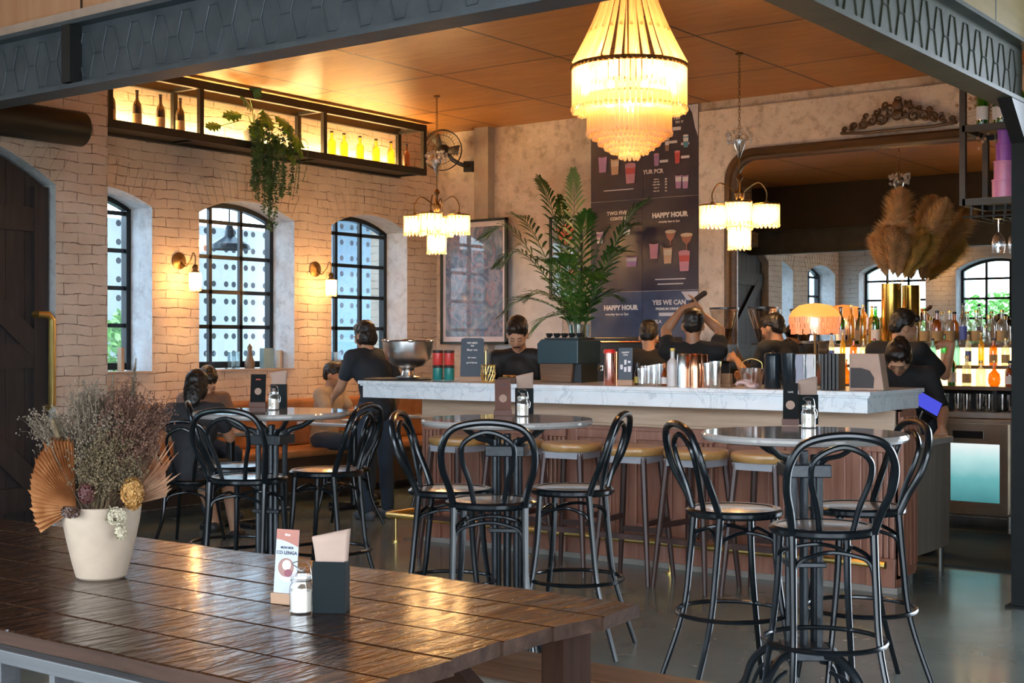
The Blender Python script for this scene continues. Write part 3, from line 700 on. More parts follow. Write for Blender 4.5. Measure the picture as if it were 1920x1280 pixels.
# ============================================================ BENTWOOD CHAIRS AND BAR TABLES
CANE = M('brown_seat_panel', (.20, .13, .09), .16, 0, col2=(.30, .20, .14), ns=20, Coat_Weight=.5, Coat_Roughness=.12)
CANEL = M('honey_seat_panel', (.40, .20, .08), .3, 0, Coat_Weight=.4)
def bentwood(h, back, seatm, name='bentwood_chair', ring=.33, cat='chair', lod=1):
    g = thing(name, '', cat, (0, 0, 0)); s = .19; T = h+back
    MB().lathe([(.12, h-.03), (s-.005, h-.03), (s+.006, h-.02), (s+.007, h-.006), (s-.004, h+.003), (s-.022, h+.003), (s-.026, h-.002)], seg=36, caps=False).build('seat_rim', BLACK, g)
    MB().lathe([(s-.024, h-.012), (s-.024, h), (s*.6, h+.004), (0, h+.005)], seg=32).build('seat', seatm, g)
    top = spline([(-.150, -.118, h-.02), (-.165, -.150, h+.06), (-.192, -.195, h+back*.45), (-.188, -.225, h+back*.72), (-.135, -.243, h+back*.93), (0, -.25, T), (.135, -.243, h+back*.93), (.188, -.225, h+back*.72), (.192, -.195, h+back*.45), (.165, -.150, h+.06), (.150, -.118, h-.02)], 6)
    MB().tube(top, .0148, 10).build('back_frame', BLACK, g)
    inn = spline([(-.062, -.155, h), (-.078, -.175, h+back*.25), (-.108, -.205, h+back*.55), (-.095, -.225, h+back*.76), (0, -.235, h+back*.88), (.095, -.225, h+back*.76), (.108, -.205, h+back*.55), (.078, -.175, h+back*.25), (.062, -.155, h)], 6)
    MB().tube(inn, .011, 8).build('back_hoop', BLACK, g)
    k = 1.0 if h > .6 else .75
    legs = {}
    for sx in (-1, 1):
        f = [(sx*.128, .118, h-.03), (sx*.140, .135, h*.6), (sx*(.155+.03*k), .165+.03*k, 0)]
        b = [(sx*.150, -.118, h-.02), (sx*.152, -.135, h*.72), (sx*.16, -.165, h*.4), (sx*(.18+.02*k), -.225-.03*k, 0)]
        for nm, P_ in (('leg', f), ('leg', b)):
            sp_ = spline(P_, 5); n = len(sp_); MB().tube(sp_, [.0155-.005*i/n for i in range(n)], 9).build(nm, BLACK, g)
    def corner(z, q): return [(.14*q, .135*q), (-.14*q, .135*q), (-.152, -.135), (.152, -.135)]
    cz_ = h-.10; C_ = [(.137, .13), (-.137, .13), (-.150, -.128), (.150, -.128)]
    for i in range(4):
        a = V(*C_[i], 0); b = V(*C_[(i+1) % 4], 0); mdl = (a+b)/2; n_ = mdl.normalized()*-.02
        MB().tube(spline([a+V(0, 0, h-.19), a*.97+(b-a)*.04+V(0, 0, h-.125), a*.93+(b-a)*.16+V(0, 0, h-.10), mdl*.80+V(0, 0, h-.085), b*.93+(a-b)*.16+V(0, 0, h-.10), b*.97+(a-b)*.04+V(0, 0, h-.125), b+V(0, 0, h-.19)], 4), .008, 7).build('brace', BLACK, g)
    if ring:
        MB().tube([V(.222*math.cos(2*PI*j/40), -.015+.222*math.sin(2*PI*j/40), ring) for j in range(40)], .0095, 8, closed=True).build('foot_ring', BLACK, g)
    return g
G1 = 'black bentwood bar chairs around the three bar tables'
ch0 = bentwood(.75, .345, CANE)
def face(v): v = Vector(v); return math.atan2(-v.x, v.y)     # rz so that local +Y points along v
rr_ = V(.802, .597, 0); dd = V(-.597, .802, 0)
def seat_at(u, v, h=.75): return atZ(u, v, h)
CH_ = [  # seat px, facing vector (right, depth), label
 ((466, 893), (.30, 1.0), 'black bentwood bar chair nearest the camera at the left bar table, back to camera'),
 ((440, 872), (.95, .25), 'black bentwood bar chair at the far left of the left bar table, facing right'),
 ((612, 880), (-1.0, .35), 'black bentwood bar chair at the right of the left bar table, facing left'),
 ((845, 915), (1.0, -.15), 'black bentwood bar chair at the left of the middle bar table, facing right'),
 ((921, 936), (.05, 1.0), 'black bentwood bar chair at the middle bar table with its back to the camera'),
 ((1073, 913), (-.95, .30), 'black bentwood bar chair at the right of the middle bar table, facing left'),
 ((1377, 952), (.95, .2), 'black bentwood bar chair at the left of the right bar table, facing right'),
 ((1543, 984), (-.08, 1.0), 'black bentwood bar chair nearest the camera at the right bar table, back to camera'),
 ((1607, 947), (-1.0, -.1), 'black bentwood bar chair at the far right of the right bar table, facing left')]
for i, (uv, fv, lb) in enumerate(CH_):
    p = seat_at(*uv); rz = face(rr_*fv[0]+dd*fv[1])
    if i == 0: ch0.location = (p.x, p.y, 0); ch0.rotation_euler.z = rz; ch0['label'] = lb; ch0['group'] = G1
    else: dup(ch0, (p.x, p.y, 0), rz, lb)
for c in bpy.data.objects:
    pass
TMARB = marble_mat('table_marble', (.36, .33, .31), (.22, .21, .21), .07)
def bar_table():
    g = thing('bar_table', '', 'table', (0, 0, 0)); h = 1.07
    MB().lathe([(.37, h-.032), (.392, h-.028), (.40, h-.018), (.40, h-.008), (.394, h)], seg=64).build('tabletop', TMARB, g, smooth=30)
    m = MB()
    for x, y in ((-.05, -.05), (.05, -.05), (.05, .05), (-.05, .05)): m.tube([(x, y, .20), (x, y, .98)], .015, 10)
    for z, hh, r in ((.19, .05, .085), (.55, .02, .075), (.90, .05, .09)): m.b2(-r, r, -r, r, z, z+hh)
    m.tube([(0, 0, .18), (0, 0, 1.0)], .018, 10); m.build('pedestal', IRON, g, bevel=.004)
    for k in range(4):
        a = PI/2*k+PI/4; c, s = math.cos(a), math.sin(a)
        MB().tube(spline([(.06*c, .06*s, .93), (.10*c, .10*s, .97), (.17*c, .17*s, .99), (.24*c, .24*s, 1.035)], 5), .014, 8, flat=.7).build('arm', IRON, g)
        MB().tube(spline([(.07*c, .07*s, .21), (.16*c, .16*s, .205), (.24*c, .24*s, .14), (.28*c, .28*s, .05), (.31*c, .31*s, .012)], 6), [.02]*24+[.026], 8, flat=.8).tube(spline([(.12*c, .12*s, .15), (.20*c, .20*s, .12), (.25*c, .25*s, .03)], 4), .009, 6).build('foot', IRON, g)
    return g
bt = bar_table(); TPOS = [(-5.17, 4.87), (-3.77, 5.03), (-2.255, 4.95)]
TL = ['round marble-topped bar table on the left, with black cast iron pedestal', 'round marble-topped bar table in the middle, in front of the bar', 'round marble-topped bar table on the right, nearest the camera']
bt.location = (*TPOS[0], 0); bt['label'] = TL[0]; bt['group'] = 'marble bar tables'; bt.rotation_euler.z = .35
dup(bt, (*TPOS[1], 0), .5, TL[1]); dup(bt, (*TPOS[2], 0), .62, TL[2])
# ============================================================ FOREGROUND TABLE AND BENCHES
TW = wood_mat('glossy_dark_table_wood', (.013, .0045, .003), (.045, .016, .007), 0, .20, bump=.15, wave=.9, obj=False, coat=.2)
TE = wood_mat('weathered_table_edge', (.06, .04, .03), (.16, .12, .10), 0, .5, bump=.5, obj=False)
tb = thing('plank_table', 'large dark glossy plank dining table filling the lower left foreground', 'table', (0, 0, 0))
m = MB(); ye = [1.83, 2.02, 2.23, 2.43, 2.62, 2.80, 2.99]; n = 60; rr = random.Random(4)
for i in range(6):
    y0, y1 = ye[i]+.0013, ye[i+1]-.0013; xe = -1.805-.05*math.sin((i+.5)/6*PI)*.4-rr.uniform(0, .012)
    vs = []
    for k in range(n+1):
        x = -6.2+(xe+6.2)*k/n; w0 = noise.noise(V(x*1.3, ye[i]*7, 0))*.006; w1 = noise.noise(V(x*1.3, ye[i+1]*7, 0))*.006
        if i == 0: w0 += noise.noise(V(x*5, 1, 3))*.006
        if i == 5: w1 += noise.noise(V(x*4, 1, 5))*.012
        z = .75+noise.noise(V(x*.8, i*3, 2))*.0015
        if k == n: w0 += .0; 
        for (yy, zz) in ((y0+w0, z-.034), (y0+w0, z-.003), (y0+w0+.004, z), (y1+w1-.004, z), (y1+w1, z-.003), (y1+w1, z-.034)):
            ex = .012*math.sin(yy*23)+.008*noise.noise(V(yy*30, 2, i)) if k == n else 0
            vs.append(V(x+ex, yy, zz))
    fs = [(k*6+j, (k+1)*6+j, (k+1)*6+(j+1) % 6, k*6+(j+1) % 6) for k in range(n) for j in range(6)]+[tuple(range(6)), tuple(n*6+j for j in range(6))[::-1]]
    m.add(vs, fs)
tt = m.build('tabletop', [TW, wood_mat('table_edge_wood', (.03, .015, .01), (.085, .045, .03), 0, .75, bump=.4, obj=False, spec=.15)], tb, smooth=25, fix=True)
for pg in tt.data.polygons: pg.material_index = 1 if abs(pg.normal.z) < .4 else 0
MB().b2(-6.1, -2.15, 1.92, 1.96, .64, .714).b2(-6.1, -2.15, 2.86, 2.90, .64, .714).b2(-2.19, -2.15, 1.92, 2.9, .62, .714).build('apron', TE, tb, smooth=0)
LEGW = wood_mat('table_leg_wood', (.02, .008, .005), (.05, .022, .013), 2, .7, spec=.1, obj=False)
for x, y in ((-1.90, 2.78), (-1.90, 2.05), (-5.9, 2.8), (-5.9, 2.0)):
    MB().b2(x-.035, x+.035, y-.06, y+.06, 0, .714).build('leg', LEGW, tb, smooth=0, bevel=.004)
for y in (2.70, 2.10): MB().bar((-1.95, y, .38), (-2.38, y, .69), .05, .09).build('brace', LEGW, tb, smooth=0)
# bench along the far side of the table
bn = thing('wooden_bench', 'weathered plank bench on the far side of the foreground table', 'bench', (0, 0, 0))
BW = wood_mat('weathered_bench_wood', (.05, .025, .015), (.20, .14, .10), 0, .4, bump=.5, obj=False, coat=.2)
m = MB(); m.b2(-4.6, -1.80, 3.12, 3.27, .405, .45); m.b2(-4.6, -1.80, 3.278, 3.47, .405, .447); m.build('bench_seat', BW, bn, smooth=0, bevel=.008)
for x in (-2.2, -4.3):
    MB().b2(x-.03, x+.03, 3.16, 3.43, 0, .405).build('leg', LEGW, bn, smooth=0)
# slatted bench back on the near side
sbk = thing('slatted_bench', 'pale grey slatted bench tucked against the near edge of the foreground table', 'bench', (0, 0, 0))
SB = wood_mat('pale_grey_paint', (.06, .06, .063), (.12, .118, .12), 0, .5, obj=False)
MB().b2(-4.3, -1.75, 1.80, 1.835, .682, .714).b2(-4.3, -1.75, 1.80, 1.835, .30, .35).build('back_rail', SB, sbk, smooth=0, bevel=.003)
x = -4.25
while x < -1.75:
    MB().b2(x-.010, x+.010, 1.80, 1.85, .35, .684).build('slat', SB, sbk, smooth=0); x += .205
MB().b2(-4.3, -1.75, 1.42, 1.80, .40, .44).build('bench_seat', SB, sbk, smooth=0, bevel=.004)
for x in (-4.2, -1.85):
    for y in (1.45, 1.78): MB().b2(x-.025, x+.025, y-.025, y+.025, 0, .40 if y < 1.5 else .62).build('leg', SB, sbk, smooth=0)

# ============================================================ TABLE SETS: card, jar, napkin box
WB_ = M('card_base_wood', (.42, .24, .14), .5); GRAIN = M('white_sugar', (.72, .64, .55), .9); NAP = M('paper_napkin', (.40, .27, .21), .8, bump=.3)
CARDR = M('card_rust_red', (.36, .12, .08), .5); CARDI = M('card_ink', (.03, .03, .05), .6); CARDW = M('card_white', (.44, .46, .52), .5)
CARDB = M('card_brown', (.13, .06, .045), .6, Specular_IOR_Level=.1); CARDK = M('card_black', (.008, .008, .008), .6, Specular_IOR_Level=.08); BOWL = M('bowl_print', (.30, .14, .11), .5); EGG = M('cream_print', (.78, .66, .55), .5)
def card(loc, rz, label, front, w=.066, h=.165, dark=False, lines_=(), base=WB_):
    g = thing('menu_card', label, 'menu card', loc, rz); T = Matrix.Rotation(math.radians(-6), 4, 'X')
    MB().b2(-w/2-.004, w/2+.004, -.016, .016, 0, .028).build('card_base', base, g, smooth=0, bevel=.0015)
    MB().box((0, 0, .012+h/2), (w, .0015, h), M=T).build('card_panel', front, g, smooth=0)
    def pr(name, mat, shp, d=.0016):
        shp.build(name, mat, g, smooth=0)
    P_ = T
    def disc(x, z, r, mat, d, sx=1.0):
        mm = MB(); pts = [(x+r*sx*math.cos(2*PI*k/28), z+r*math.sin(2*PI*k/28)) for k in range(28)]
        mm.prism(pts, d, d+.0003, Matrix.Translation((0, 0, .012+h/2)) @ P_ @ FRONT); mm.build('printed_picture', mat, g, smooth=0)
    if not dark:
        mm = MB(); top = [(-w/2, h/2), (-w/2, h/2-.026)]+[(-w/2+w*k/8, h/2-.026-.018*(k/8)**1.6) for k in range(1, 9)]+[(w/2, h/2)]
        mm.prism(top[::-1], .0009, .0012, Matrix.Translation((0, 0, .012+h/2)) @ P_ @ FRONT); mm.build('printed_header', CARDR, g, smooth=0)
        disc(.004, -.018, .027, M('print_shadow', (.55, .55, .62), .5), .0010); disc(0, -.008, .024, BOWL, .0014); disc(.002, -.002, .013, EGG, .0018)
        disc(.008, -.022, .010, M('print_maroon', (.22, .04, .06), .5), .0022, 1.2)
    else: disc(0, -.01, .019, M('dark_print', (.30, .17, .11), .5), .0012)
    for s, z, sz, mt in lines_:
        text(s, sz, mt, g, Matrix.Translation((0, 0, .012+h/2)) @ P_ @ FRONT @ Matrix.Translation((0, z, .0016)), ext=.0002, bold=.0003)
    return g
def jar(loc, rz, label):
    g = thing('sugar_jar', label, 'jar', loc, rz)
    MB().lathe([(.026, 0), (.029, .004), (.030, .055), (.029, .066), (.025, .074), (.025, .084), (.027, .086)], seg=20, caps=False).lathe([(.0, .0), (.026, 0)], seg=20).build('glass_jar', GLASS('jar_glass', (.97, .98, .98), .14), g)
    MB().lathe([(.0, .004), (.0265, .005), (.0275, .055), (0, .057)], seg=20).build('sugar', GRAIN, g)
    MB().lathe([(.026, .086), (.026, .093), (.012, .098), (.008, .104), (.012, .110), (0, .114)], seg=16).build('lid', GLASS('lid_glass', (.93, .96, .98), .25), g)
    m = MB(); m.tube([V(.0265*math.cos(a), .0265*math.sin(a), .081) for a in [2*PI*k/20 for k in range(20)]], .0012, 5, closed=True); m.tube(spline([(.027, 0, .081), (.036, 0, .066), (.034, 0, .045), (.030, 0, .04)], 3), .0012, 5); m.tube(spline([(-.01, 0, .112), (-.022, 0, .122), (0, 0, .128), (.02, 0, .12), (.027, 0, .085)], 4), .0012, 5); m.build('wire_clip', STEEL, g)
    return g
def napkin_box(loc, rz, label, lab2, tall=1.0):
    g = thing('napkin_box', label, 'napkin holder', loc, rz); w, d, h = .082, .055, .128*tall
    m = MB(); t_ = .003
    m.b2(-w/2, w/2, -d/2, -d/2+t_, 0, h); m.b2(-w/2, w/2, d/2-t_, d/2, 0, h); m.b2(-w/2, -w/2+t_, -d/2+t_, d/2-t_, 0, h); m.b2(w/2-t_, w/2, -d/2+t_, d/2-t_, 0, h); m.b2(-w/2+t_, w/2-t_, -d/2+t_, d/2-t_, 0, t_)
    m.build('box', M('matt_black_box', (.006, .010, .011), .5, Specular_IOR_Level=.1), g, smooth=0, bevel=.001)
    q = thing('paper_napkin', lab2, 'napkin', loc, rz)
    for j in range(4):
        m = MB(); y = -.016+j*.008; nx, nz = 10, 10; vs = []
        for a in range(nz+1):
            for b in range(nx+1):
                s = a/nz; x = -.034+.068*b/nx+s*.012-(1-b/nx)*s*s*.022; z = .006+s*(h+.072)-(1-b/nx)*s*.018
                fold = .010*math.sin(b/nx*3.2+j)*s+.022*(s**3)*math.cos(b/nx*2.6)
                vs.append(V(x, y*(1-.3*s)-fold*.45*(1 if s > .6 else .5), z))
        fs = [(a*(nx+1)+b, a*(nx+1)+b+1, (a+1)*(nx+1)+b+1, (a+1)*(nx+1)+b) for a in range(nz) for b in range(nx)]
        m.add(vs, fs); o = m.build('napkin_sheet', NAP, q); so = o.modifiers.new('t', 'SOLIDIFY'); so.thickness = .0008
    return g
def on(u, v, z): p = atZ(u, v, z); return (p.x, p.y, z)
card(on(537, 1131, .75), CA-.42, 'white and rust menu card in a wooden base on the foreground plank table', CARDW, .068, .178, lines_=(('MON MOI', .0085, CARDI, ) and (('MON MOI'), .042, .0085, CARDI), ('CO DUONG', .030, .0125, CARDI), ('Nuoc', .074, .006, CREAM)) and [('MON MOI', .042, .0085, CARDI), ('CO LENGA', .029, .0125, CARDI), ('Menu', .075, .007, CREAM)])
jar(on(565, 1148, .75), CA, 'clip-top glass sugar jar on the foreground plank table')
napkin_box(on(621, 1146, .75), CA-.12, 'dark napkin box on the foreground plank table', 'folded pinkish napkins standing in the foreground box')
card(on(484, 763, 1.07), CA-.1, 'black menu card on the left bar table', CARDK, .085, .168, True, [('MENU', .055, .010, M('red_ink', (.6, .08, .05), .5))], M('dark_card_base', (.10, .03, .015), .5))
jar(on(513, 768, 1.07), CA, 'glass sugar jar on the left bar table')
napkin_box(on(523, 764, 1.07), CA, 'black napkin box on the left bar table', 'white napkins fanned out of the box on the left bar table')
card(on(943, 779, 1.07), CA+.1, 'brown menu card on the middle bar table', CARDB, .078, .162, True, [('COFFEE', .058, .009, CARDI)], M('dark_card_base', (.10, .03, .015), .5))
jar(on(980, 780, 1.07), CA, 'glass sugar jar on the middle bar table')
napkin_box(on(983, 776, 1.07), CA+.2, 'black napkin box on the middle bar table', 'tall pale napkins in the box on the middle bar table', 1.0)
card(on(1482, 797, 1.07), CA-.3, 'black menu card with white edge on the right bar table', CARDK, .062, .168, True, [('CAFE', .045, .010, M('grey_ink', (.35, .35, .33), .5))], M('dark_card_base', (.10, .03, .015), .5))
jar(on(1516, 802, 1.07), CA, 'glass sugar jar on the right bar table')
napkin_box(on(1513, 795, 1.07), CA+.15, 'black napkin box on the right bar table', 'white napkins leaning right in the box on the right bar table')

# ============================================================ DRIED FLOWERS
vb = atZ(190, 1082, .75); vp = V(vb.x, vb.y, .75)
VM = M('cream_ceramic', (.44, .33, .24), .5, bump=.08, bs=90)
vs_ = tag(MB().lathe([(0, 0), (.062, 0), (.070, .006), (.082, .05), (.096, .11), (.106, .16), (.112, .205), (.109, .208), (.104, .20), (.09, .10), (.06, .02), (0, .02)], seg=48).build('flower_vase', VM, loc=vp), 'cream tapered ceramic vase on the left of the foreground table', 'vase')
Rt = V(math.cos(CA), math.sin(CA), 0); Dp = V(-math.sin(CA), math.cos(CA), 0)
def vpt(u, v, dd_=0): p = atD(u, v, Vector((vb.x, vb.y, 0)).dot(Dp)+dd_); return p-vp
def fan_leaf(name, label, root, tip_dir, side, L, spread, mat, n=30, spiky=.1, curl=.25):
    root = Vector(root); t_ = Vector(tip_dir).normalized(); s = Vector(side).normalized(); nn = t_.cross(s).normalized(); m = MB(); rr = random.Random(n)
    vs = []; K = 8
    for i in range(2*n+1):
        a = -spread+2*spread*i/(2*n); Lr = L*(.80+.20*math.cos(a*.9))*(1-spiky*rr.random()) if i % 2 else L*(.80+.20*math.cos(a*.9))*(1-spiky-.03)
        for k in range(K+1):
            q = k/K; d = t_*math.cos(a)+s*math.sin(a)
            pl = (.004+.007*q)*(1 if i % 2 else -1)
            vs.append(root+d*Lr*q+nn*(pl*min(1, q*3)+curl*L*(q*q)*.5*math.cos(a*1.3)))
    fs = [(i*(K+1)+k, (i+1)*(K+1)+k, (i+1)*(K+1)+k+1, i*(K+1)+k+1) for i in range(2*n) for k in range(K)]
    m.add(vs, fs); m.tube([root, root-t_*.06-V(0, 0, .04), root*.4-V(0, 0, .0)+V(0, 0, .05)], .003, 5)
    o = m.build(name, mat, loc=vp, smooth=20); tag(o, label, 'dried leaf', 'dried palm leaves in the cream vase'); return o
PALM_D = M('dried_palm_tan', (.30, .105, .03), .5, 0, col2=(.52, .25, .10), ns=20, st=(1, 1, 1))
fan_leaf('dried_palm_leaf', 'rounded rust-tan dried palm leaf on the left of the cream vase', vpt(143, 952, -.07), vpt(62, 868, -.10)-vpt(143, 952, -.07), vpt(120, 800)-vpt(60, 960), .185, 1.05, PALM_D, 26, .08)
fan_leaf('dried_palm_leaf', 'spiky brown dried palm leaf fanning to the right of the cream vase', vpt(232, 948, -.02), vpt(335, 858, .0)-vpt(232, 948, -.02), vpt(262, 812, .03)-vpt(300, 905, -.03), .235, .52, M('dried_palm_brown', (.28, .11, .05), .6, 0, col2=(.55, .33, .20), ns=14), 20, .32)
def airy(name, label, tips, mat, seed, n, spread=.05, root=V(0, 0, .15), tw=5):
    rr = random.Random(seed); m = MB()
    for i in range(n):
        tip = Vector(rr.choice(tips)); tip = tip+V(rr.gauss(0, spread), rr.gauss(0, spread), rr.gauss(0, spread*.8))
        r0 = root+V(rr.uniform(-.06, .06), rr.uniform(-.06, .06), 0); md = r0.lerp(tip, .55)+V(rr.gauss(0, .01), rr.gauss(0, .01), .03)
        sp_ = spline([r0, md, tip], 4); m.tube(sp_, .0013, 3, caps=False)
        for j in range(tw):
            b = sp_[rr.randint(4, len(sp_)-1)]; d = V(rr.gauss(0, 1), rr.gauss(0, 1), rr.gauss(.6, .8)).normalized()*rr.uniform(.012, .04); e_ = b+d
            m.tube([b, b+d*.5+V(0, 0, .003), e_], .0006, 3, caps=False)
            for k in range(3):
                m.ell(e_+V(rr.gauss(0, .004), rr.gauss(0, .004), rr.gauss(0, .005)), rr.uniform(.0018, .0036), 4, 3)
    o = m.build(name, mat, loc=vp, smooth=0); tag(o, label, 'dried flowers', kind='stuff'); return o
DG = M('dried_grey_brown', (.07, .05, .03), .8, col2=(.20, .145, .095), ns=60); DRD = M('dried_red_brown', (.07, .025, .015), .8, col2=(.17, .08, .045), ns=60); DGR = M('dried_olive', (.06, .038, .018), .8, col2=(.18, .12, .055), ns=60)
airy('dried_flower_spray', 'airy grey-brown dried flower spray on the left of the cream vase', [vpt(u, v, d) for u, v, d in ((85, 790, -.05), (120, 810, 0), (150, 770, .03), (165, 740, -.02), (190, 760, .05), (75, 800, .03), (110, 860, 0), (150, 850, -.05), (200, 800, -.04))], DG, 11, 330, .020)
airy('dried_flower_spray', 'reddish-brown dried flower spray on the right of the cream vase', [vpt(u, v, d) for u, v, d in ((285, 790, .02), (262, 770, 0), (300, 775, .05), (240, 740, .03), (270, 830, -.04), (250, 800, -.06), (225, 760, .0), (245, 860, -.05))], DRD, 12, 330, .020)
airy('dried_flower_spray', 'dense olive-brown dried flower spray in the middle of the cream vase', [vpt(u, v, d) for u, v, d in ((195, 850, -.06), (220, 830, -.07), (170, 880, -.08), (240, 880, -.07), (210, 890, -.09), (215, 800, .0))], DGR, 13, 380, .022)
def plume(name, label, root, tip, W_, mat, seed, loc, n=420, cat='dried grass', group=None, droop=.3, hw=.0012):
    rr = random.Random(seed); m = MB(); root = Vector(root); tip = Vector(tip); ax = (tip-root)
    sd = V(rr.uniform(-1, 1), rr.uniform(-1, 1), 0)*ax.length*.04
    sp_ = spline([root, root.lerp(tip, .5)+sd, tip], 10); m.tube(sp_, .0022, 5)
    k0 = int(len(sp_)*.35)
    for i in range(n):
        f = rr.random(); q = k0+f*(len(sp_)-1-k0); b = sp_[int(q)].lerp(sp_[min(int(q)+1, len(sp_)-1)], q % 1); a = ax.normalized()
        s = V(rr.gauss(0, 1), rr.gauss(0, 1), rr.gauss(0, 1)); s = (s-a*s.dot(a)).normalized(); L = W_*(math.sin(PI*min(1, f*.85+.12)))*rr.uniform(.6, 1.1)
        p1 = b+a*L*.7+s*L*.45; p2 = p1+a*L*.45+s*L*.35-V(0, 0, L*droop); w_ = s.cross(a)*hw
        m.add([b-w_, b+w_, p1+w_, p1-w_, p2], [(0, 1, 2, 3), (3, 2, 4)])
    o = m.build(name, mat, loc=loc, smooth=0); tag(o, label, cat, group); return o
for i, (u, v, W_, dp, mt, lb) in enumerate(((255, 672, .030, .03, DG, 'tallest grey dried grass plume in the cream vase'), (212, 702, .028, -.02, DG, 'pale dried grass plume left of the tallest one in the cream vase'), (242, 760, .03, -.04, DRD, 'brown dried grass plume at the centre right of the cream vase'), (185, 735, .024, .05, DG, 'short grey dried grass plume at the back of the cream vase'))):
    plume('grass_plume', lb, (.0+.01*i, .01*i, .1), vpt(u, v, dp), W_, mt, 20+i, vp, 700, group='grass plumes in the cream vase', hw=.0009)
m = MB(); a = vpt(122, 862, -.06); b = vpt(99, 790, -.06); m.cap(a, b, .006, .0075, 8); m.tube([V(0, 0, .1), a*.6+V(0, 0, .03), a], .002, 5)
tag(m.build('dried_seed_head', DGR, loc=vp), 'long cattail-like dried seed head at the left of the cream vase', 'dried flower')
def bloom(label, c, r, n, mat, seed, sz=.008):
    rr = random.Random(seed); m = MB(); c = Vector(c)
    for i in range(n):
        d = V(rr.gauss(0, 1), rr.gauss(0, 1), rr.gauss(0, 1)).normalized(); p = c+V(d.x*r[0], d.y*r[1], d.z*r[2])*rr.uniform(.6, 1)
        for k in range(4):
            s = d.orthogonal().normalized(); s.rotate(Matrix.Rotation(k*PI/2+rr.random(), 3, d)); t2 = d.cross(s); q = sz*rr.uniform(.7, 1.2)
            m.add([p, p+s*q+t2*q*.5+d*q*.3, p+s*q*1.3+d*q*.1, p+s*q-t2*q*.5+d*q*.3], [(0, 1, 2, 3)])
    m.tube([c, c*.5+V(0, 0, .12), V(0, 0, .08)], .002, 5)
    o = m.build('dried_hydrangea', mat, loc=vp, smooth=0); tag(o, label, 'dried flower', 'dried hydrangea heads in the cream vase'); return o
bloom('amber dried hydrangea head over the right rim of the cream vase', vpt(248, 925, -.10), (.032, .03, .048), 260, M('amber_petal', (.34, .15, .03), .6, col2=(.48, .25, .07), ns=40), 1)
bloom('white dried hydrangea head hanging over the front rim of the cream vase', vpt(218, 968, -.13), (.034, .02, .026), 170, M('cream_petal', (.50, .42, .29), .6), 2)
bloom('small white dried hydrangea tip hanging lowest over the cream vase', vpt(226, 998, -.12), (.016, .012, .02), 60, M('cream_petal'), 3)
bloom('small dark red dried flower head at the middle of the cream vase', vpt(162, 925, -.10), (.028, .02, .03), 150, M('dark_red_petal', (.10, .03, .025), .5), 4, .006)
bloom('glossy dark brown dried flower head over the left rim of the cream vase', vpt(132, 960, -.12), (.03, .02, .014), 120, M('dark_brown_petal', (.09, .045, .03), .3), 5, .008)

# ============================================================ HIGH SHELF: bottles and trailing plant
PROF = {
 'wine': [(0, 0), (.036, 0), (.038, .01), (.038, .17), (.034, .20), (.016, .235), (.013, .25), (.013, .30), (.015, .302), (.015, .315), (0, .316)],
 'spirit': [(0, 0), (.038, 0), (.040, .01), (.040, .15), (.036, .175), (.015, .20), (.014, .25), (.017, .252), (.017, .27), (0, .272)],
 'square': [(0, 0), (.042, 0), (.044, .008), (.044, .13), (.038, .15), (.016, .165), (.015, .20), (.02, .202), (.02, .23), (0, .232)],
 'slim': [(0, 0), (.028, 0), (.030, .01), (.030, .20), (.024, .23), (.012, .26), (.012, .31), (.014, .312), (.014, .33), (0, .331)],
 'round': [(0, 0), (.035, 0), (.052, .03), (.056, .07), (.048, .11), (.02, .14), (.014, .16), (.014, .21), (.018, .212), (.018, .23), (0, .231)],
 'dropper': [(0, 0), (.018, 0), (.020, .006), (.020, .075), (.012, .09), (.009, .11), (.013, .112), (.011, .14), (0, .142)]}
def bottle(loc, kind, glass, label, group, cap=BLKP, lab=None, scale=1.0, name='glass_bottle', rz=0, cat='bottle', liquid=None):
    g = thing(name, label, cat, loc, rz, group); p = [(r*scale, z*scale) for r, z in PROF[kind]]; seg = 4 if kind == 'square' and False else 16
    MB().lathe(p[:-3], seg=seg, caps=False).build('bottle_body', glass, g)
    c = p[-3:]; MB().lathe([(0, c[0][1])]+c, seg=12).build('cap', cap, g)
    if lab is not None:
        zt = [q for q in p if q[0] > p[2][0]*.9][-1][1]; r = p[3][0]+.0008
        MB().lathe([(r, zt*.18), (r, zt*.72)], seg=16, caps=False).build('bottle_label', lab, g)
    if liquid is not None:
        zt = [q for q in p if q[0] > p[2][0]*.9][-1][1]; r = p[3][0]*.93
        MB().lathe([(0, .004), (r, .004), (r, zt*.8), (0, zt*.8)], seg=14).build('liquid', liquid, g)
    return g
BRN = BOTTLE('brown_glass', (.22, .09, .03)); GRN = BOTTLE('green_glass', (.10, .55, .10)); CLR = BOTTLE('pale_glass', (.85, .86, .82), .25); AMB = BOTTLE('amber_glass', (.80, .38, .08)); YEL = BOTTLE('yellow_glass', (.85, .62, .12)); BLU = BOTTLE('aqua_glass', (.45, .80, .90)); DGN = BOTTLE('dark_green_glass', (.04, .16, .05)); PNK = BOTTLE('pink_glass', (.9, .4, .35)); DKG = BOTTLE('dark_glass', (.06, .04, .03))
KRAFT = M('aged_label', (.50, .34, .16), .7)
for i, u in enumerate((208, 257, 301, 338)):
    p = atX(u, 640, -9.06); bottle((p.x, p.y, 3.168), 'wine', DKG, 'dark wine bottle at the left of the high lit shelf, %s' % ('first', 'second', 'third', 'fourth')[i], 'dark bottles on the high wall shelf', BLKP, KRAFT, rz=i)
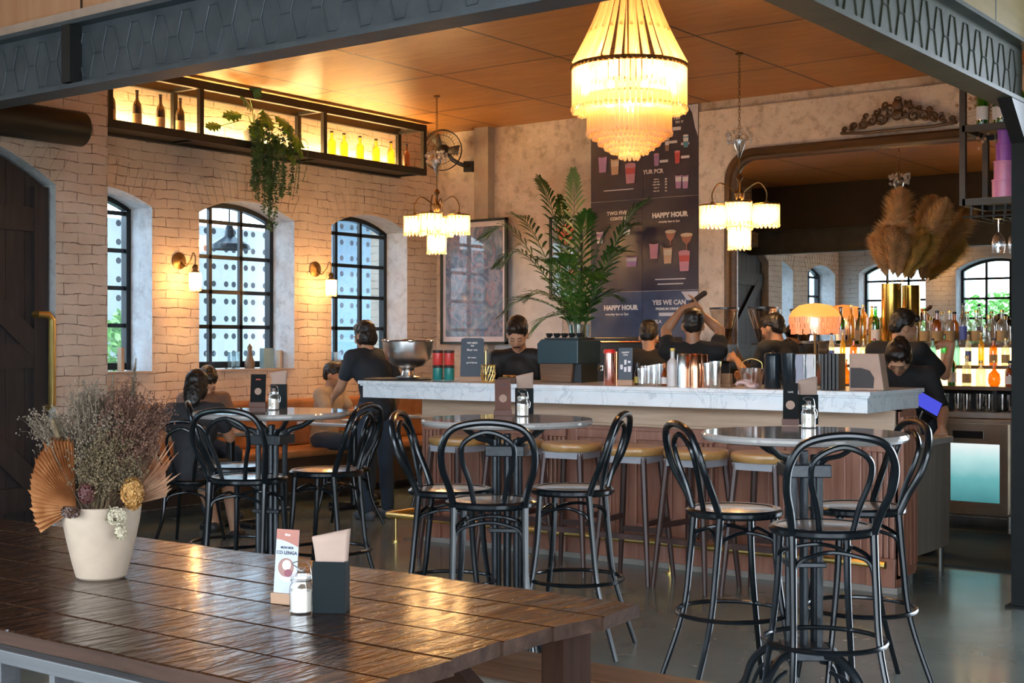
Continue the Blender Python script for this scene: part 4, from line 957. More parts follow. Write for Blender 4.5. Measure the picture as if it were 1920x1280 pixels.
for i, u in enumerate((622, 645, 675, 705, 733, 762)):
    p = atX(u, 640, -9.05); bottle((p.x, p.y, 3.168), 'spirit', YEL if i < 5 else BRN, ('amber bottle on the high lit shelf beside the upright, first of the right group', 'amber bottle on the high lit shelf, second of the right group', 'amber bottle on the high lit shelf, third of the right group', 'amber bottle on the high lit shelf, fourth of the right group', 'amber bottle on the high lit shelf, fifth of the right group', 'dark brown bottle at the right end of the high lit shelf')[i], 'bottles at the right of the high wall shelf', BLKP, rz=i, scale=.98)
LEAFM = M('glossy_plant_leaf', (.03, .11, .015), .35, 0, col2=(.10, .26, .03), ns=6); VINEM = M('trailing_vine_leaf', (.02, .06, .018), .5, col2=(.07, .16, .04), ns=10)
pp = atX(492, 240, -8.93); tp = thing('trailing_plant', 'bushy trailing green plant hanging over the high wall shelf', 'plant', (-9.03, pp.y, 3.17))
MB().lathe([(0, 0), (.08, 0), (.10, .13), (.09, .13), (.07, .01)], seg=20).build('pot', M('black_plant_pot', (.02, .02, .02), .5), tp)
def monstera(base, tip, W_, up, mat, parent):
    base = Vector(base); tip = Vector(tip); a = tip-base; L = a.length; a.normalize(); s = a.cross(Vector(up)).normalized(); nn = s.cross(a); m = MB(); N = 9; vs = []
    for sd in (-1, 1):
        pv = []
        for k in range(N+1):
            q = k/N; w = W_*math.sin(PI*min(1, q*.9+.08))**.7*(1 if k % 2 else .55); pv.append((base+a*L*q-nn*(.25*L*q*q), base+a*(L*q+.02)+s*sd*w-nn*(.2*L*q*q+.3*w)))
        for k in range(N): m.add([pv[k][0], pv[k+1][0], pv[k+1][1], pv[k][1]], [(0, 1, 2, 3)])
    m.tube([V(0, 0, .1), (base+V(0, 0, .1))*.5+V(0, 0, .08), base], .004, 5); return m.build('leaf', mat, parent, smooth=0)
for (b, t2, w) in (((.06, -.20, .25), (.12, -.42, .22), .07), ((.10, -.10, .30), (.20, -.28, .38), .09), ((.10, 0, .32), (.22, .02, .16), .10), ((.12, .12, .28), (.24, .26, .18), .09), ((.12, .22, .20), (.24, .40, .05), .09), ((.14, -.05, .22), (.24, -.18, .05), .09), ((.08, -.45, .12), (.12, -.62, .10), .06), ((.12, .30, .14), (.2, .44, -.04), .08), ((.10, -.15, .40), (.17, -.12, .47), .08), ((.15, .06, .12), (.26, .10, -.04), .08), ((.14, .2, .05), (.24, .30, -.12), .07)):
    monstera(b, t2, w, (1, 0, .6), LEAFM, tp)
rr = random.Random(9)
for i in range(30):
    y = rr.gauss(.02, .13) if i < 24 else rr.uniform(.32, .42); x = rr.uniform(.14, .22); top = rr.uniform(-.05, .2); ln = (rr.uniform(.35, .78)*(1-.9*abs(y))) if i < 24 else rr.uniform(.35, .5)
    if i == 0: y, ln = .02, .95
    m = MB(); pts = spline([(.04, y*.5, .1), (x, y, top), (x+.02, y+rr.uniform(-.02, .02), top-ln*.5), (x, y+rr.uniform(-.03, .03), top-ln)], 8); m.tube(pts, .002, 3, caps=False)
    for k in range(8, len(pts)-1):
        for j in range(10 if i < 24 else 3):
            b = pts[k].lerp(pts[k+1], rr.random()); d = V(rr.gauss(0, 1), rr.gauss(0, 1), rr.gauss(-.2, .6)).normalized(); s = d.orthogonal().normalized(); L = rr.uniform(.02, .042) if i < 24 else .014
            m.add([b, b+d*L*.5+s*L*.22, b+d*L, b+d*L*.5-s*L*.22], [(0, 1, 2, 3)])
    m.build('vine', VINEM, tp, smooth=0)
# wall fan
fp = atY(830, 282, 10.75); fan = thing('wall_fan', 'black caged fan mounted high at the corner beside the lit shelf', 'fan', fp, CA-.25)
m = MB(); Ry = Matrix.Rotation(PI/2, 4, 'X')
for r, y in ((.205, 0), (.21, -.03), (.15, -.06), (.08, -.075)): m.tube([V(r*math.cos(2*PI*k/36), y, r*math.sin(2*PI*k/36)) for k in range(36)], .003 if r < .2 else .005, 5, closed=True)
for k in range(32): a = 2*PI*k/32; c, s = math.cos(a), math.sin(a); m.tube([(.03*c, -.08, .03*s), (.15*c, -.06, .15*s), (.21*c, -.02, .21*s), (.19*c, .03, .19*s), (.06*c, .06, .06*s)], .0012, 3)
m.build('fan_cage', BLKP, fan)
for k in range(3):
    a = 2*PI*k/3; T = Matrix.Rotation(a, 4, 'Y'); m = MB(); m.add([T @ V(*q) for q in ((.03, -.01, -.02), (.17, -.025, -.06), (.185, -.005, .05), (.03, .01, .03))], [(0, 1, 2, 3)]); o = m.build('fan_blade', M('fan_blade_grey', (.10, .09, .08), .4), fan); o.modifiers.new('s', 'SOLIDIFY').thickness = .003
MB().cap((0, .03, 0), (0, .15, .0), .07, .06).build('motor', BLKP, fan)
MB().tube(spline([(0, .14, 0), (.06, .17, -.08), (.16, .22, -.13), (.20, .30, -.13)], 5), .022, 8).b2(.14, .24, .28, .33, -.19, -.08).build('wall_bracket', BLKP, fan)
# cylinder speaker at the left
q = atX(160, 238, -8.72); sp_ = thing('wall_heater', 'black cylindrical unit mounted high on the brick wall above the barn door', 'wall unit', (-8.74, q.y-.62, q.z-.02))
Mx = Matrix.Rotation(PI/2, 4, 'X')
MB().lathe([(0, -.62), (.105, -.62), (.13, -.60), (.13, .60), (.105, .62), (0, .62)], seg=28, M=Mx).build('casing', M('unit_black', (.012, .014, .012), .45), sp_)
for y in (-.35, .35): MB().b2(-.16, -.10, y-.03, y+.03, -.05, .05).build('wall_bracket', BLKP, sp_, smooth=0)
# ============================================================ POSTERS AND PICTURES ON THE FAR WALL
WY = 11.15
POST = M('menu_poster_navy', (.035, .030, .055), .32, 0, col2=(.055, .048, .075), ns=3)
def wall_M(u, v, d=0, Y=WY-.012): p = atY(u, v, Y); return Matrix.Translation((p.x, p.y-d, p.z)) @ FRONT
def glassp(m_, mats, u, v, w, h, parent, kind=0, Y=WY-.016):
    p = atY(u, v, Y); T = Matrix.Translation(p) @ FRONT
    a = MB().prism([(-w*.38, -h/2), (w*.38, -h/2), (w/2, h/2), (-w/2, h/2)], 0, .0015, T); a.build('printed_drink', mats[0], parent, smooth=0)
    if kind == 0: MB().prism([(-w*.42, -.0*h), (w*.42, 0), (w*.46, h*.32), (-w*.46, h*.32)], .0015, .002, T).build('printed_drink_band', mats[1], parent, smooth=0)
    MB().prism([(x*w*.5, h*.5+y*h*.09) for x, y in [(math.cos(2*PI*k/16), math.sin(2*PI*k/16)) for k in range(16)]], .0018, .0024, T).build('printed_rim', mats[2], parent, smooth=0)
PPK = M('print_pink', (.62, .28, .36), .5); PRD = M('print_red', (.60, .10, .10), .5); PPU = M('print_mauve', (.45, .26, .50), .5); PTN = M('print_tan', (.62, .40, .26), .5); PCR = M('print_cream', (.72, .58, .45), .5); PBL = M('print_blue', (.10, .28, .42), .5); PDK = M('print_dark', (.05, .03, .04), .5); PWH = M('print_white', (.72, .70, .74), .5)
def poster(label, u0, v0, u1, v1, dy=0, mat=POST):
    a = atY(u0, v0, WY-.01); b = atY(u1, v1, WY-.01); g = thing('menu_poster', label, 'poster', (0, 0, 0))
    m = MB().b2(a.x, b.x, WY-.010-dy, WY-.004-dy, b.z, a.z); m.build('poster_sheet', mat, g, smooth=0); return g
def Zf(v, u=1210): return atY(u, v, WY-.01).z
def post2(label, u0, u1, z0, z1, dy=0, mat=POST):
    a = atY(u0, 0, WY-.01); b = atY(u1, 0, WY-.01); g = thing('menu_poster', label, 'poster', (0, 0, 0))
    MB().b2(a.x, b.x, WY-.010-dy, WY-.004-dy, z0, z1).build('poster_sheet', mat, g, smooth=0); return g
p1 = post2('dark drinks poster at upper left of the menu wall, behind the grand chandelier', 1108, 1206, Zf(372), Zf(200))
p2 = post2('tall dark drinks menu poster at upper right of the menu wall, with small glasses', 1207, 1309, Zf(372), Zf(196))
p3 = post2('dark poster at middle left of the menu wall, behind the potted palm', 1108, 1204, Zf(545), Zf(373))
p4 = post2('dark HAPPY HOUR poster with pink drinks at middle right of the menu wall', 1205, 1309, Zf(545), Zf(373), .003)
NAVY2 = M('menu_poster_blue', (.05, .065, .13), .28, 0, col2=(.08, .11, .20), ns=4)
p5 = post2('bluish HAPPY HOUR poster at lower left of the menu wall, by the palm stems', 1108, 1204, 1.05, Zf(546), 0, NAVY2)
p6 = post2('bluish YES WE CAN poster at lower right of the menu wall', 1205, 1309, 1.05, Zf(546), .003, NAVY2)
# white torn corner
MB().prism([(0, 0), (.11, 0), (.11, -.30), (.08, -.22), (.05, -.08)], 0, .002, wall_M(1290, 197, .006)).build('peeling_corner', M('poster_back', (.6, .56, .62), .6), p2, smooth=0)
MB().prism([(-.10, 0), (.08, 0), (.08, -.09), (-.04, -.08)], 0, .002, wall_M(1296, 546, .012)).build('peeling_corner', M('poster_back'), p6, smooth=0)
PT = Matrix.Translation
def wt(s, u, v, size, parent, mat=CREAM, bold=.001, d=.014): return text(s, size, mat, parent, PT((atY(u, v, WY).x, WY-d, atY(u, v, WY).z)) @ FRONT, bold=bold)
wt('HAPPY HOUR', 1257, 403, .062, p4, bold=.004); wt('everyday 4pm to 7pm', 1256, 415, .026, p4)
wt('HAPPY HOUR', 1165, 577, .062, p5, bold=.004); wt('everyday 4pm to 7pm', 1158, 589, .030, p5)
wt('YES WE CAN', 1256, 567, .062, p6, bold=.002); wt('PREMIUM DRINKS', 1254, 579, .034, p6, bold=.001); wt('TEQUILA', 1226, 603, .045, p6)
wt('YUR PCR', 1226, 322, .055, p2, bold=.002); wt('YES', 1270, 221, .05, p2, bold=.002); wt('TRY IT', 1275, 229, .03, p2)
wt('TWO FIVE', 1158, 400, .05, p3, bold=.002); wt('CONTENT', 1162, 410, .042, p3, bold=.002)
for i, v in enumerate((336, 341, 346, 352, 358)):
    wt('ooo ooo'[:5+i % 3], 1232, v, .022, p2); wt('99', 1250, v, .022, p2)
def strip(u, v, w, h, parent, mat=PWH, d=.014): MB().b2(-w/2, w/2, -h/2, h/2, 0, .001).build('printed_bar', mat, parent, smooth=0).matrix_world = wall_M(u, v, d-.012)
for u, v, w, pr_ in ((1257, 523, .33, p4), (1160, 356, .34, p1), (1257, 532, .28, p4), (1253, 589, .20, p6), (1269, 241, .09, p2)): strip(u, v, w, .010 if w > .25 else .032, pr_)
for u, v, w, h, ms, pr_ in ((1130, 308, .10, .16, (PPU, PPU, PDK), p1), (1153, 312, .10, .16, (PTN, PCR, PDK), p1), (1182, 326, .12, .18, (PPK, PRD, PPK), p1),
    (1226, 470, .10, .15, (PPK, PPK, PDK), p4), (1252, 478, .10, .16, (PTN, PCR, PDK), p4), (1283, 490, .12, .18, (PPK, PRD, PPK), p4),
    (1286, 265, .06, .11, (PBL, PWH, PWH), p2), (1251, 272, .05, .11, (M('print_brown', (.3, .18, .14), .5), PWH, PWH), p2), (1231, 300, .06, .11, (PPU, PPU, PPK), p2), (1270, 295, .06, .11, (PRD, PRD, PPK), p2), (1272, 340, .07, .13, (PPU, PWH, PDK), p2), (1285, 340, .07, .13, (PPU, PWH, PDK), p2),
    (1125, 445, .08, .12, (PWH, PPU, PDK), p3), (1184, 490, .13, .10, (PPU, PWH, PDK), p3), (1175, 430, .09, .10, (PWH, PPU, PWH), p3)):
    glassp(None, ms, u, v, w, h, pr_, Y=WY-.018)
for u, v, s in ((1258, 440, .12), (1288, 446, .13)):       # coupe glasses
    T = wall_M(u, v, .006); MB().prism([(-s/2, .03), (-s*.3, -.03), (-.005, -.06), (-.005, -.13), (.005, -.13), (.005, -.06), (s*.3, -.03), (s/2, .03)], 0, .0015, T).build('printed_coupe', M('print_coupe', (.40, .17, .12), .5), p4, smooth=0)
    MB().prism([(s*.5*math.cos(a), .03+.018*math.sin(a)) for a in [2*PI*k/20 for k in range(20)]], .0015, .002, T).build('printed_rim', PCR, p4, smooth=0)
for u, v, pr_ in ((1297, 269, p2), (1262, 266, p2), (1245, 302, p2), (1285, 294, p2)): strip(u-12 if u in (1297,) else u, v, .09, .025, pr_)
# framed pictures: generic abstract prints
def art_mat(name, stops, sc_, seed):
    t = NT(name); p = t.n('Mapping', {0: t.n('NewGeometry').outputs['Position'], 1: (seed, seed, seed)}).outputs[0]
    a = t.noise(p, sc_, 6, .6, 2.5); v = t.n('TexVoronoi', {'Vector': p, 'Scale': sc_*1.2}).outputs['Distance']
    c = t.ramp(t.math('ADD', t.math('MULTIPLY', a, .75), t.math('MULTIPLY', v, .35)), stops)
    t.prin(c, .5, 0, None, Coat_Weight=1.0, Coat_Roughness=.02); return t.mat
AR1 = art_mat('blue_print_art', [(.30, (.04, .06, .11)), (.42, (.09, .13, .22)), (.50, (.24, .27, .38)), (.535, (.26, .17, .22)), (.56, (.08, .14, .24)), (.66, (.20, .26, .36)), (.8, (.38, .38, .48))], 3.0, 3)
AR2 = art_mat('teal_print_art', [(.30, (.03, .05, .06)), (.45, (.10, .16, .17)), (.55, (.20, .24, .24)), (.65, (.42, .36, .36))], 3.4, 8)
def picture(label, u0, u1, v0, v1, art, Y=WY, fr=.025, mat_w=.035):
    a = atY(u0, v0, Y-.02); b = atY(u1, v1, Y-.02); g = thing('framed_picture', label, 'picture', (0, 0, 0)); x0, x1, z1, z0 = a.x, b.x, a.z, b.z
    m = MB(); fr_y = (Y-.035, Y)
    m.b2(x0, x1, *fr_y, z0, z0+fr); m.b2(x0, x1, *fr_y, z1-fr, z1); m.b2(x0, x0+fr, *fr_y, z0, z1); m.b2(x1-fr, x1, *fr_y, z0, z1); m.build('picture_frame', M('picture_frame_dark', (.02, .03, .025), .35), g, smooth=0)
    MB().b2(x0+fr, x1-fr, Y-.015, Y, z0+fr, z1-fr).build('picture_mount', M('picture_mount_pale', (.58, .54, .60), .5, Coat_Weight=1.0, Coat_Roughness=.02), g, smooth=0)
    MB().b2(x0+fr+mat_w, x1-fr-mat_w, Y-.017, Y-.013, z0+fr+mat_w*1.5, z1-fr-mat_w*1.5).build('art_print', art, g, smooth=0); return g, (x0, x1, z0, z1)
picture('large dark-framed bluish abstract print on the far wall left of the palm', 827, 951, 416, 645, AR1, Y=11.035)
g, (x0, x1, z0, z1) = picture('narrow dark-framed print with orange shapes on the wall behind the palm', 1031, 1090, 407, 560, AR2, mat_w=.01)
for cx_, cz_, r, mt in ((.5, .78, .10, M('print_coral', (.60, .17, .11), .5)), (.72, .42, .045, M('print_orange', (.75, .32, .10), .5)), (.72, .30, .055, M('print_rose', (.65, .22, .25), .5))):
    MB().prism([(x0+(x1-x0)*cx_+r*math.cos(a)*(1+.2*math.sin(3*a)), z0+(z1-z0)*cz_+r*math.sin(a)) for a in [2*PI*k/24 for k in range(24)]], 0, .002, PT((0, WY-.018, 0)) @ FRONT).build('printed_shape', mt, g, smooth=0)

# ============================================================ THINGS ON THE MARBLE COUNTER (z = 1.155)
CZ = 1.156
def cx_(u, Y=7.2): p = atY(u, 0, Y); return (p.x, Y, CZ)
g = thing('champagne_bowl', 'large polished steel champagne bowl on the left end of the bar', 'bowl', cx_(765, 7.42))
MB().lathe([(0, .006), (.085, .0), (.088, .008), (.05, .02), (.04, .055), (.05, .075), (.11, .09), (.155, .135), (.178, .20), (.185, .265), (.192, .272), (.188, .276), (.178, .262), (.165, .20), (.14, .14), (.09, .105), (0, .095)], seg=48).build('bowl', M('polished_steel', (.80, .78, .75), .28, 1), g)
for k in range(6):
    a = 2*PI*k/6+.3; MB().ell((.188*math.cos(a), .188*math.sin(a), .272), (.028, .014, .014), 10, 7, Matrix.Rotation(a+PI/2, 4, 'Z')).build('rim_knob', M('polished_steel'), g)
tray = tag(MB().lathe([(0, 0), (.30, 0), (.31, .008), (.30, .010), (0, .006)], seg=40).build('black_mat', M('black_rubber', (.02, .02, .025), .6), loc=cx_(762, 7.45)), 'thin dark round mat under the steel bowl on the bar', 'mat')
tray.location.z -= .001; g.location.z += .010
JR = M('jar_red', (.62, .05, .04), .3); JG = M('jar_teal', (.02, .22, .20), .3); JL = M('jar_dark_lid', (.04, .02, .015), .4)
for i, (u, Y) in enumerate(((821, 7.25), (842, 7.25))):
    for j, (mt, cn) in enumerate(((JG, 'teal'), (JR, 'red'))):
        x, y, z = cx_(u, Y); q = thing('storage_tin', '%s tin in the %s stack on the left of the bar, %s' % (cn, ('left', 'right')[i], ('at the bottom', 'on top')[j]), 'tin', (x, y, z+.008+j*.104), 0, 'stacked red and teal tins on the bar')
        MB().lathe([(0, 0), (.034, 0), (.036, .004), (.036, .084), (0, .084)], seg=24).build('tin', mt, q); MB().lathe([(0, .084), (.035, .084), (.037, .087), (.037, .099), (.034, .103), (0, .103)], seg=24).build('lid', JL, q)
tag(MB().lathe([(0, 0), (.05, 0), (.085, .006), (.088, .009), (.05, .006), (0, .005)], seg=30).build('saucer', M('teal_saucer', (.35, .5, .5), .3), loc=cx_(831, 7.25)), 'pale saucer under the red and teal tins', 'saucer')
CHALK = M('chalkboard', (.045, .06, .085), .5)
def stand_card(u, Y, w, h, label, lines_, mat=CHALK, base=WB_, arch=False, basew=None, pics=()):
    x, y, z = cx_(u, Y); g = thing('counter_sign', label, 'sign', (x, y, z), CA*.55); bw = basew or w
    MB().b2(-bw/2, bw/2, -.02, .025, 0, .035).build('sign_base', base, g, smooth=0, bevel=.002)
    T = Matrix.Rotation(math.radians(-5), 4, 'X') @ FRONT
    pts = [(-w/2, .03), (w/2, .03), (w/2, h-.02)]+([(w/2*.96, h-.006), (w/2*.7, h), (-w/2*.7, h), (-w/2*.96, h-.006)] if arch else [(w/2, h), (-w/2, h)])+[(-w/2, h-.02)]
    MB().prism(pts, -.002, .002, T).build('sign_panel', mat, g, smooth=0)
    for s, zz, sz in lines_: text(s, sz, CREAM, g, T @ PT((0, zz, .0028)), ext=.0003, bold=.0004)
    for px_, pz, ww, hh in pics: MB().prism([(px_-ww*.4, pz), (px_+ww*.4, pz), (px_+ww/2, pz+hh), (px_-ww/2, pz+hh)], .0022, .003, T).build('printed_picture', PWH, g, smooth=0)
    return g
stand_card(884, 7.30, .165, .30, 'small dark chalkboard sign with white writing on the left of the bar', (('WE NEED', .265, .018), ('TIPS', .245, .014), ('Beer me', .218, .022), ('for more', .165, .016), ('good karma', .13, .016)), arch=True)
stand_card(1172, 7.2, .088, .235, 'small navy drinks sign on a wooden block by the copper shakers', (('HAPPY', .205, .016), ('HOUR', .19, .010)), base=WB_, basew=.095, pics=((0, .13, .016, .03), (-.024, .10, .018, .03), (.0, .085, .018, .03), (.026, .085, .022, .035), (.024, .14, .018, .014)))
# copper wire basket with straws
g = thing('wire_basket', 'brass wire basket of straws in front of the man at the bar', 'basket', cx_(915, 7.25)); m = MB()
for k in range(14):
    a = 2*PI*k/14; m.tube([(.045*math.cos(a), .03*math.sin(a), 0), (.055*math.cos(a+.5), .04*math.sin(a+.5), .055), (.05*math.cos(a+.9), .035*math.sin(a+.9), .115)], .0024, 5)
for z in (.004, .05, .115): m.tube([V(.052*math.cos(2*PI*k/24), .037*math.sin(2*PI*k/24), z) for k in range(24)], .003, 5, closed=True)
m.build('wire_body', BRASS, g)
for k in range(5): MB().tube([(.01*k-.03, 0, .01), (.012*k-.035, .005, .20+.01*(k % 3))], .0035, 6).build('straw', M('straw_black', (.02, .02, .02), .4) if k != 1 else BRASS, g)
g = tag(MB().b2(-.07, .07, -.05, .05, 0, .035).build('wooden_box', M('walnut_box', (.10, .05, .03), .4), loc=cx_(958, 7.3), smooth=0, bevel=.003), 'low dark wooden box on the bar in front of the man', 'box')
for i, du in enumerate((-.025, .03)):
    x, y, z = cx_(958, 7.3); tag(MB().lathe([(0, 0), (.02, 0), (.024, .012), (.02, .014), (0, .012)], seg=16).build('brass_dish', BRASS, loc=(x+du, y-.02, z+.036)), 'small brass dish on the low wooden box, %s' % ('left', 'right')[i], 'dish')
# espresso machine
g = thing('espresso_machine', 'dark teal espresso machine with wooden lower panel on the bar', 'coffee machine', cx_(1066, 7.62), 0)
TEAL = M('teal_enamel', (.012, .035, .045), .28)
MB().prism([(-.16, .125), (.17, .125), (.17, .285), (.13, .29), (-.13, .29), (-.165, .26)], -.14, .14, FRONT).build('machine_hood', TEAL, g, smooth=0, bevel=.006, fix=True)
MB().prism([(-.145, .002), (.10, .002), (.115, .125), (-.155, .125)], -.12, .12, FRONT).build('wood_panel', wood_mat('machine_wood', (.10, .045, .02), (.22, .11, .05), 0, .4), g, smooth=0, fix=True)
MB().b2(-.13, .15, -.10, .10, .288, .300).build('cup_tray', BLKP, g, smooth=0)
MB().b2(.10, .17, -.10, .10, .002, .124).build('machine_leg', BLKP, g, smooth=0)
x, y, z = cx_(1066, 7.62)
for k in range(9):
    tag(MB().lathe([(0, 0), (.012, 0), (.021, .02), (.023, .03), (.02, .03), (.01, .006), (0, .005)], seg=14).tube(spline([(.021, 0, .024), (.032, 0, .02), (.02, 0, .008)], 3), .003, 5).build('espresso_cup', BLKP, loc=(x-.12+.031*k, y-.06+.05*(k % 2), z+.301)), 'small dark cup on top of the espresso machine, place %s from left' % ('first', 'second', 'third', 'fourth', 'fifth', 'sixth', 'seventh', 'eighth', 'ninth')[k], 'cup', 'dark cups on the espresso machine')
# second machine: dark body with copper rail
g = thing('coffee_machine', 'long black coffee machine with a copper rail, behind the baristas on the back bar', 'coffee machine', (*atY(1192, 0, 10.68).xy, .896))
MB().b2(-.40, .40, -.17, .17, .04, .30).b2(-.40, .40, -.14, .17, .30, .58).build('machine_body', M('machine_black', (.012, .01, .009), .25), g, smooth=0, bevel=.01)
MB().tube([(-.42, -.19, .535), (.42, -.19, .535)], .008, 8).tube([(-.42, -.17, .535), (-.42, -.19, .535)], .01, 8).build('copper_rail', COPPER, g)
for k in range(2): MB().cap((-.25+.3*k, -.18, .30), (-.25+.3*k, -.26, .28), .014, .012).cyl((-.25+.3*k, -.17, .27), .03, .05).build('portafilter', STEEL, g)
for k in range(5): MB().tube([(-.34, .13, .60+.0), (-.34, .13, .60)], .001, 3).v.clear() if False else None
# shakers, bottles and glasses
def simple(name, prof, mat, u, Y, label, cat, group=None, seg=28, scale=1, smooth=35):
    return tag(MB().lathe([(r*scale, z*scale) for r, z in prof], seg=seg).build(name, mat, loc=cx_(u, Y), smooth=smooth), label, cat, group)
TIN = [(0, 0), (.030, 0), (.032, .004), (.040, .175), (.043, .178), (.042, .181), (.038, .176), (.028, .01), (0, .008)]
TIN2 = [(0, .20), (.034, .20), (.037, .196), (.042, .10), (.042, .0), (.0, 0)]
g = thing('cocktail_shaker', 'copper cocktail shaker with a red top on the bar', 'shaker', cx_(1143, 7.2), 0, 'copper shakers on the bar')
MB().lathe([(0, 0), (.036, 0), (.038, .004), (.034, .17), (.034, .20), (0, .205)], seg=28).build('shaker_body', M('rose_copper', (.80, .42, .36), .2, 1), g); MB().lathe([(0, .20), (.038, .20), (.038, .215), (.032, .225), (0, .226)], seg=20).build('red_top', M('red_plastic', (.75, .03, .02), .3), g)
simple('cocktail_shaker', [(0, 0), (.030, 0), (.031, .15), (.036, .21), (0, .212)], COPPER, 1156, 7.28, 'slim copper cocktail shaker beside the navy sign', 'shaker', 'copper shakers on the bar')
for i, (u, mt, cn, Y) in enumerate(((1281, STEEL, 'steel', 7.18), (1292, STEEL, 'steel', 7.27), (1304, COPPER, 'copper', 7.18), (1315, COPPER, 'copper', 7.27))):
    simple('cocktail_shaker', [(r, z) for r, z in TIN2], mt, u, Y, '%s cocktail tin upside down on the bar, %s of its pair' % (cn, 'front' if i % 2 == 0 else 'rear'), 'shaker', 'upturned cocktail tins on the bar', scale=.98 if i % 2 else 1)
GL2 = GLASS('tumbler_glass', (.96, .97, .97), .16); CUT = GLASS('cut_glass', (.90, .88, .84), .32, .1)
def tumbler(u, Y, label, r=.034, h=.10, mat=GL2, group='glasses on the bar', z=None, flute=0, loc=None):
    o = MB().lathe([(0, 0), (r*.8, 0), (r*.85, .004), (r, h), (r*.94, h), (r*.78, .012), (0, .010)], seg=24, flute=flute).build('drinking_glass', mat, loc=loc or cx_(u, Y)); return tag(o, label, 'glass', group)
for i, (u, Y, r, h) in enumerate(((1204, 7.22, .032, .11), (1216, 7.32, .03, .12), (1226, 7.2, .028, .13), (1236, 7.3, .026, .135), (1210, 7.4, .03, .12))):
    tumbler(u, Y, 'clear tall glass on the bar right of the navy sign, %s' % ('front left one', 'middle one', 'front right one', 'rightmost one', 'rear one')[i], r, h)
tumbler(1327, 7.2, 'cut crystal glass beside the copper tins, left one', .032, .145, CUT, flute=.05); tumbler(1341, 7.22, 'tall cut crystal glass beside the copper tins, right one', .036, .155, CUT, flute=.05)
bottle(cx_(1195, 7.3), 'dropper', DKG, 'tiny dark bitters bottle with yellow label on the bar', 'small bottles on the bar', BLKP, M('yellow_label', (.7, .6, .15), .5))
bottle(cx_(1246, 7.25), 'dropper', AMB, 'small amber bitters bottle beside the white bottle on the bar', 'small bottles on the bar', M('rust_cap', (.5, .18, .06), .5), WHITE)
bottle(cx_(1261, 7.2), 'spirit', M('frosted_white_glass', (.60, .58, .58), .3), 'white bottle with a yellow cap on the bar left of the steel tins', 'small bottles on the bar', M('yellow_cap', (.75, .5, .08), .4), scale=.86)
tag(MB().b2(-.028, .028, -.02, .02, .018, .08).b2(-.045, .045, -.035, .035, 0, .018).build('wooden_block', M('tan_wood_block', (.30, .18, .10), .5), loc=cx_(1363, 7.35), smooth=0, bevel=.002), 'small wooden block on a base on the bar right of the crystal glasses', 'block')
g = thing('ice_bucket', 'cut glass ice bucket with brass handle on the bar', 'bucket', cx_(1410, 7.35))
MB().lathe([(0, 0), (.05, 0), (.055, .005), (.07, .115), (.066, .115), (.05, .012), (0, .010)], seg=28, flute=.05).build('bucket', GLASS('pinkish_cut_glass', (.85, .70, .62), .35, .1), g); MB().tube(spline([(-.068, 0, .11), (-.06, 0, .15), (0, 0, .17), (.06, 0, .15), (.068, 0, .11)], 5), .003, 6).build('handle', BRASS, g)
m = MB(); rr = random.Random(5); N = 10
vs = [V(-.06+.12*i/N, -.03+.06*j/N, .012+.022*abs(noise.noise(V(i*.35, j*.35, 1)))+.012*math.sin(i*.6)) for i in range(N+1) for j in range(N+1)]
m.add(vs, [(i*(N+1)+j, (i+1)*(N+1)+j, (i+1)*(N+1)+j+1, i*(N+1)+j+1) for i in range(N) for j in range(N)])
o = m.build('folded_cloth', M('pink_cloth', (.60, .42, .40), .85), loc=cx_(1403, 7.16)); o.modifiers.new('s', 'SOLIDIFY').thickness = .018; o.modifiers['s'].offset = 1; o.location.z -= .0; tag(o, 'small folded pinkish cloth on the bar in front of the ice bucket', 'cloth')
BKG = M('gloss_black_jug', (.012, .018, .024), .15)
for i, (u, Y, lb) in enumerate(((1449, 7.24, 'glossy black jug on the bar right of the ice bucket'), (1481, 7.20, 'taller glossy black tumbler beside the black jug on the bar'))):
    g = thing('black_jug', lb, 'jug', cx_(u, Y), .4)
    MB().lathe([(0, 0), (.048, 0), (.05, .005), (.05, .16), (.053, .19), (.049, .19), (.045, .16), (0, .15)] if i == 0 else [(0, 0), (.040, 0), (.043, .005), (.054, .205), (.050, .205), (.04, .02), (0, .01)], seg=28).build('body', BKG, g)
    if i == 0: MB().tube(spline([(.05, 0, .15), (.085, 0, .14), (.085, 0, .07), (.05, 0, .05)], 5), .007, 8).build('handle', BKG, g); MB().lathe([(0, .19), (.05, .19), (.045, .205), (.01, .21), (0, .225)], seg=24).build('lid', BKG, g)
g = thing('takeaway_rack', 'acrylic rack of stacked dark lids and menus at the right end of the bar', 'rack', cx_(1545, 7.24), .05)
for k, (x, mt) in enumerate(((-.11, 0), (-.045, 1))):
    MB().b2(x-.045, x+.018, -.06, .06, .0, .205).build('clear_bin', GLASS('acrylic', (.72, .82, .90), .28, .05), g, smooth=0, bevel=.006)
    MB().prism([(-.022, .03), (.022, .03), (.026, .10), (.020, .15), (.024, .20), (-.020, .20), (-.026, .15), (-.020, .10)], .062, .066, PT((x-.012, 0, 0)) @ FRONT).build('paper_ribbon', M('ribbon_grey' if k == 0 else 'ribbon_white', (.30, .32, .40) if k == 0 else (.60, .60, .62), .5), g, smooth=0)
for k in range(5): MB().b2(.0+k*.022, .017+k*.022, -.055, .06, .0, .205).build('black_folder', M('folder_black', (.015, .010, .010), .3), g, smooth=0, bevel=.003)
g = thing('wooden_menu_stand', 'slanted pale wooden stand at the right end of the bar beside the woman', 'stand', cx_(1630, 7.32), .05)
MB().prism([(-.10, 0), (.10, 0), (.07, .205), (-.10, .205)], -.05, .05, FRONT).build('stand_body', M('pale_pink_wood', (.42, .27, .20), .5), g, smooth=0, bevel=.004, fix=True)
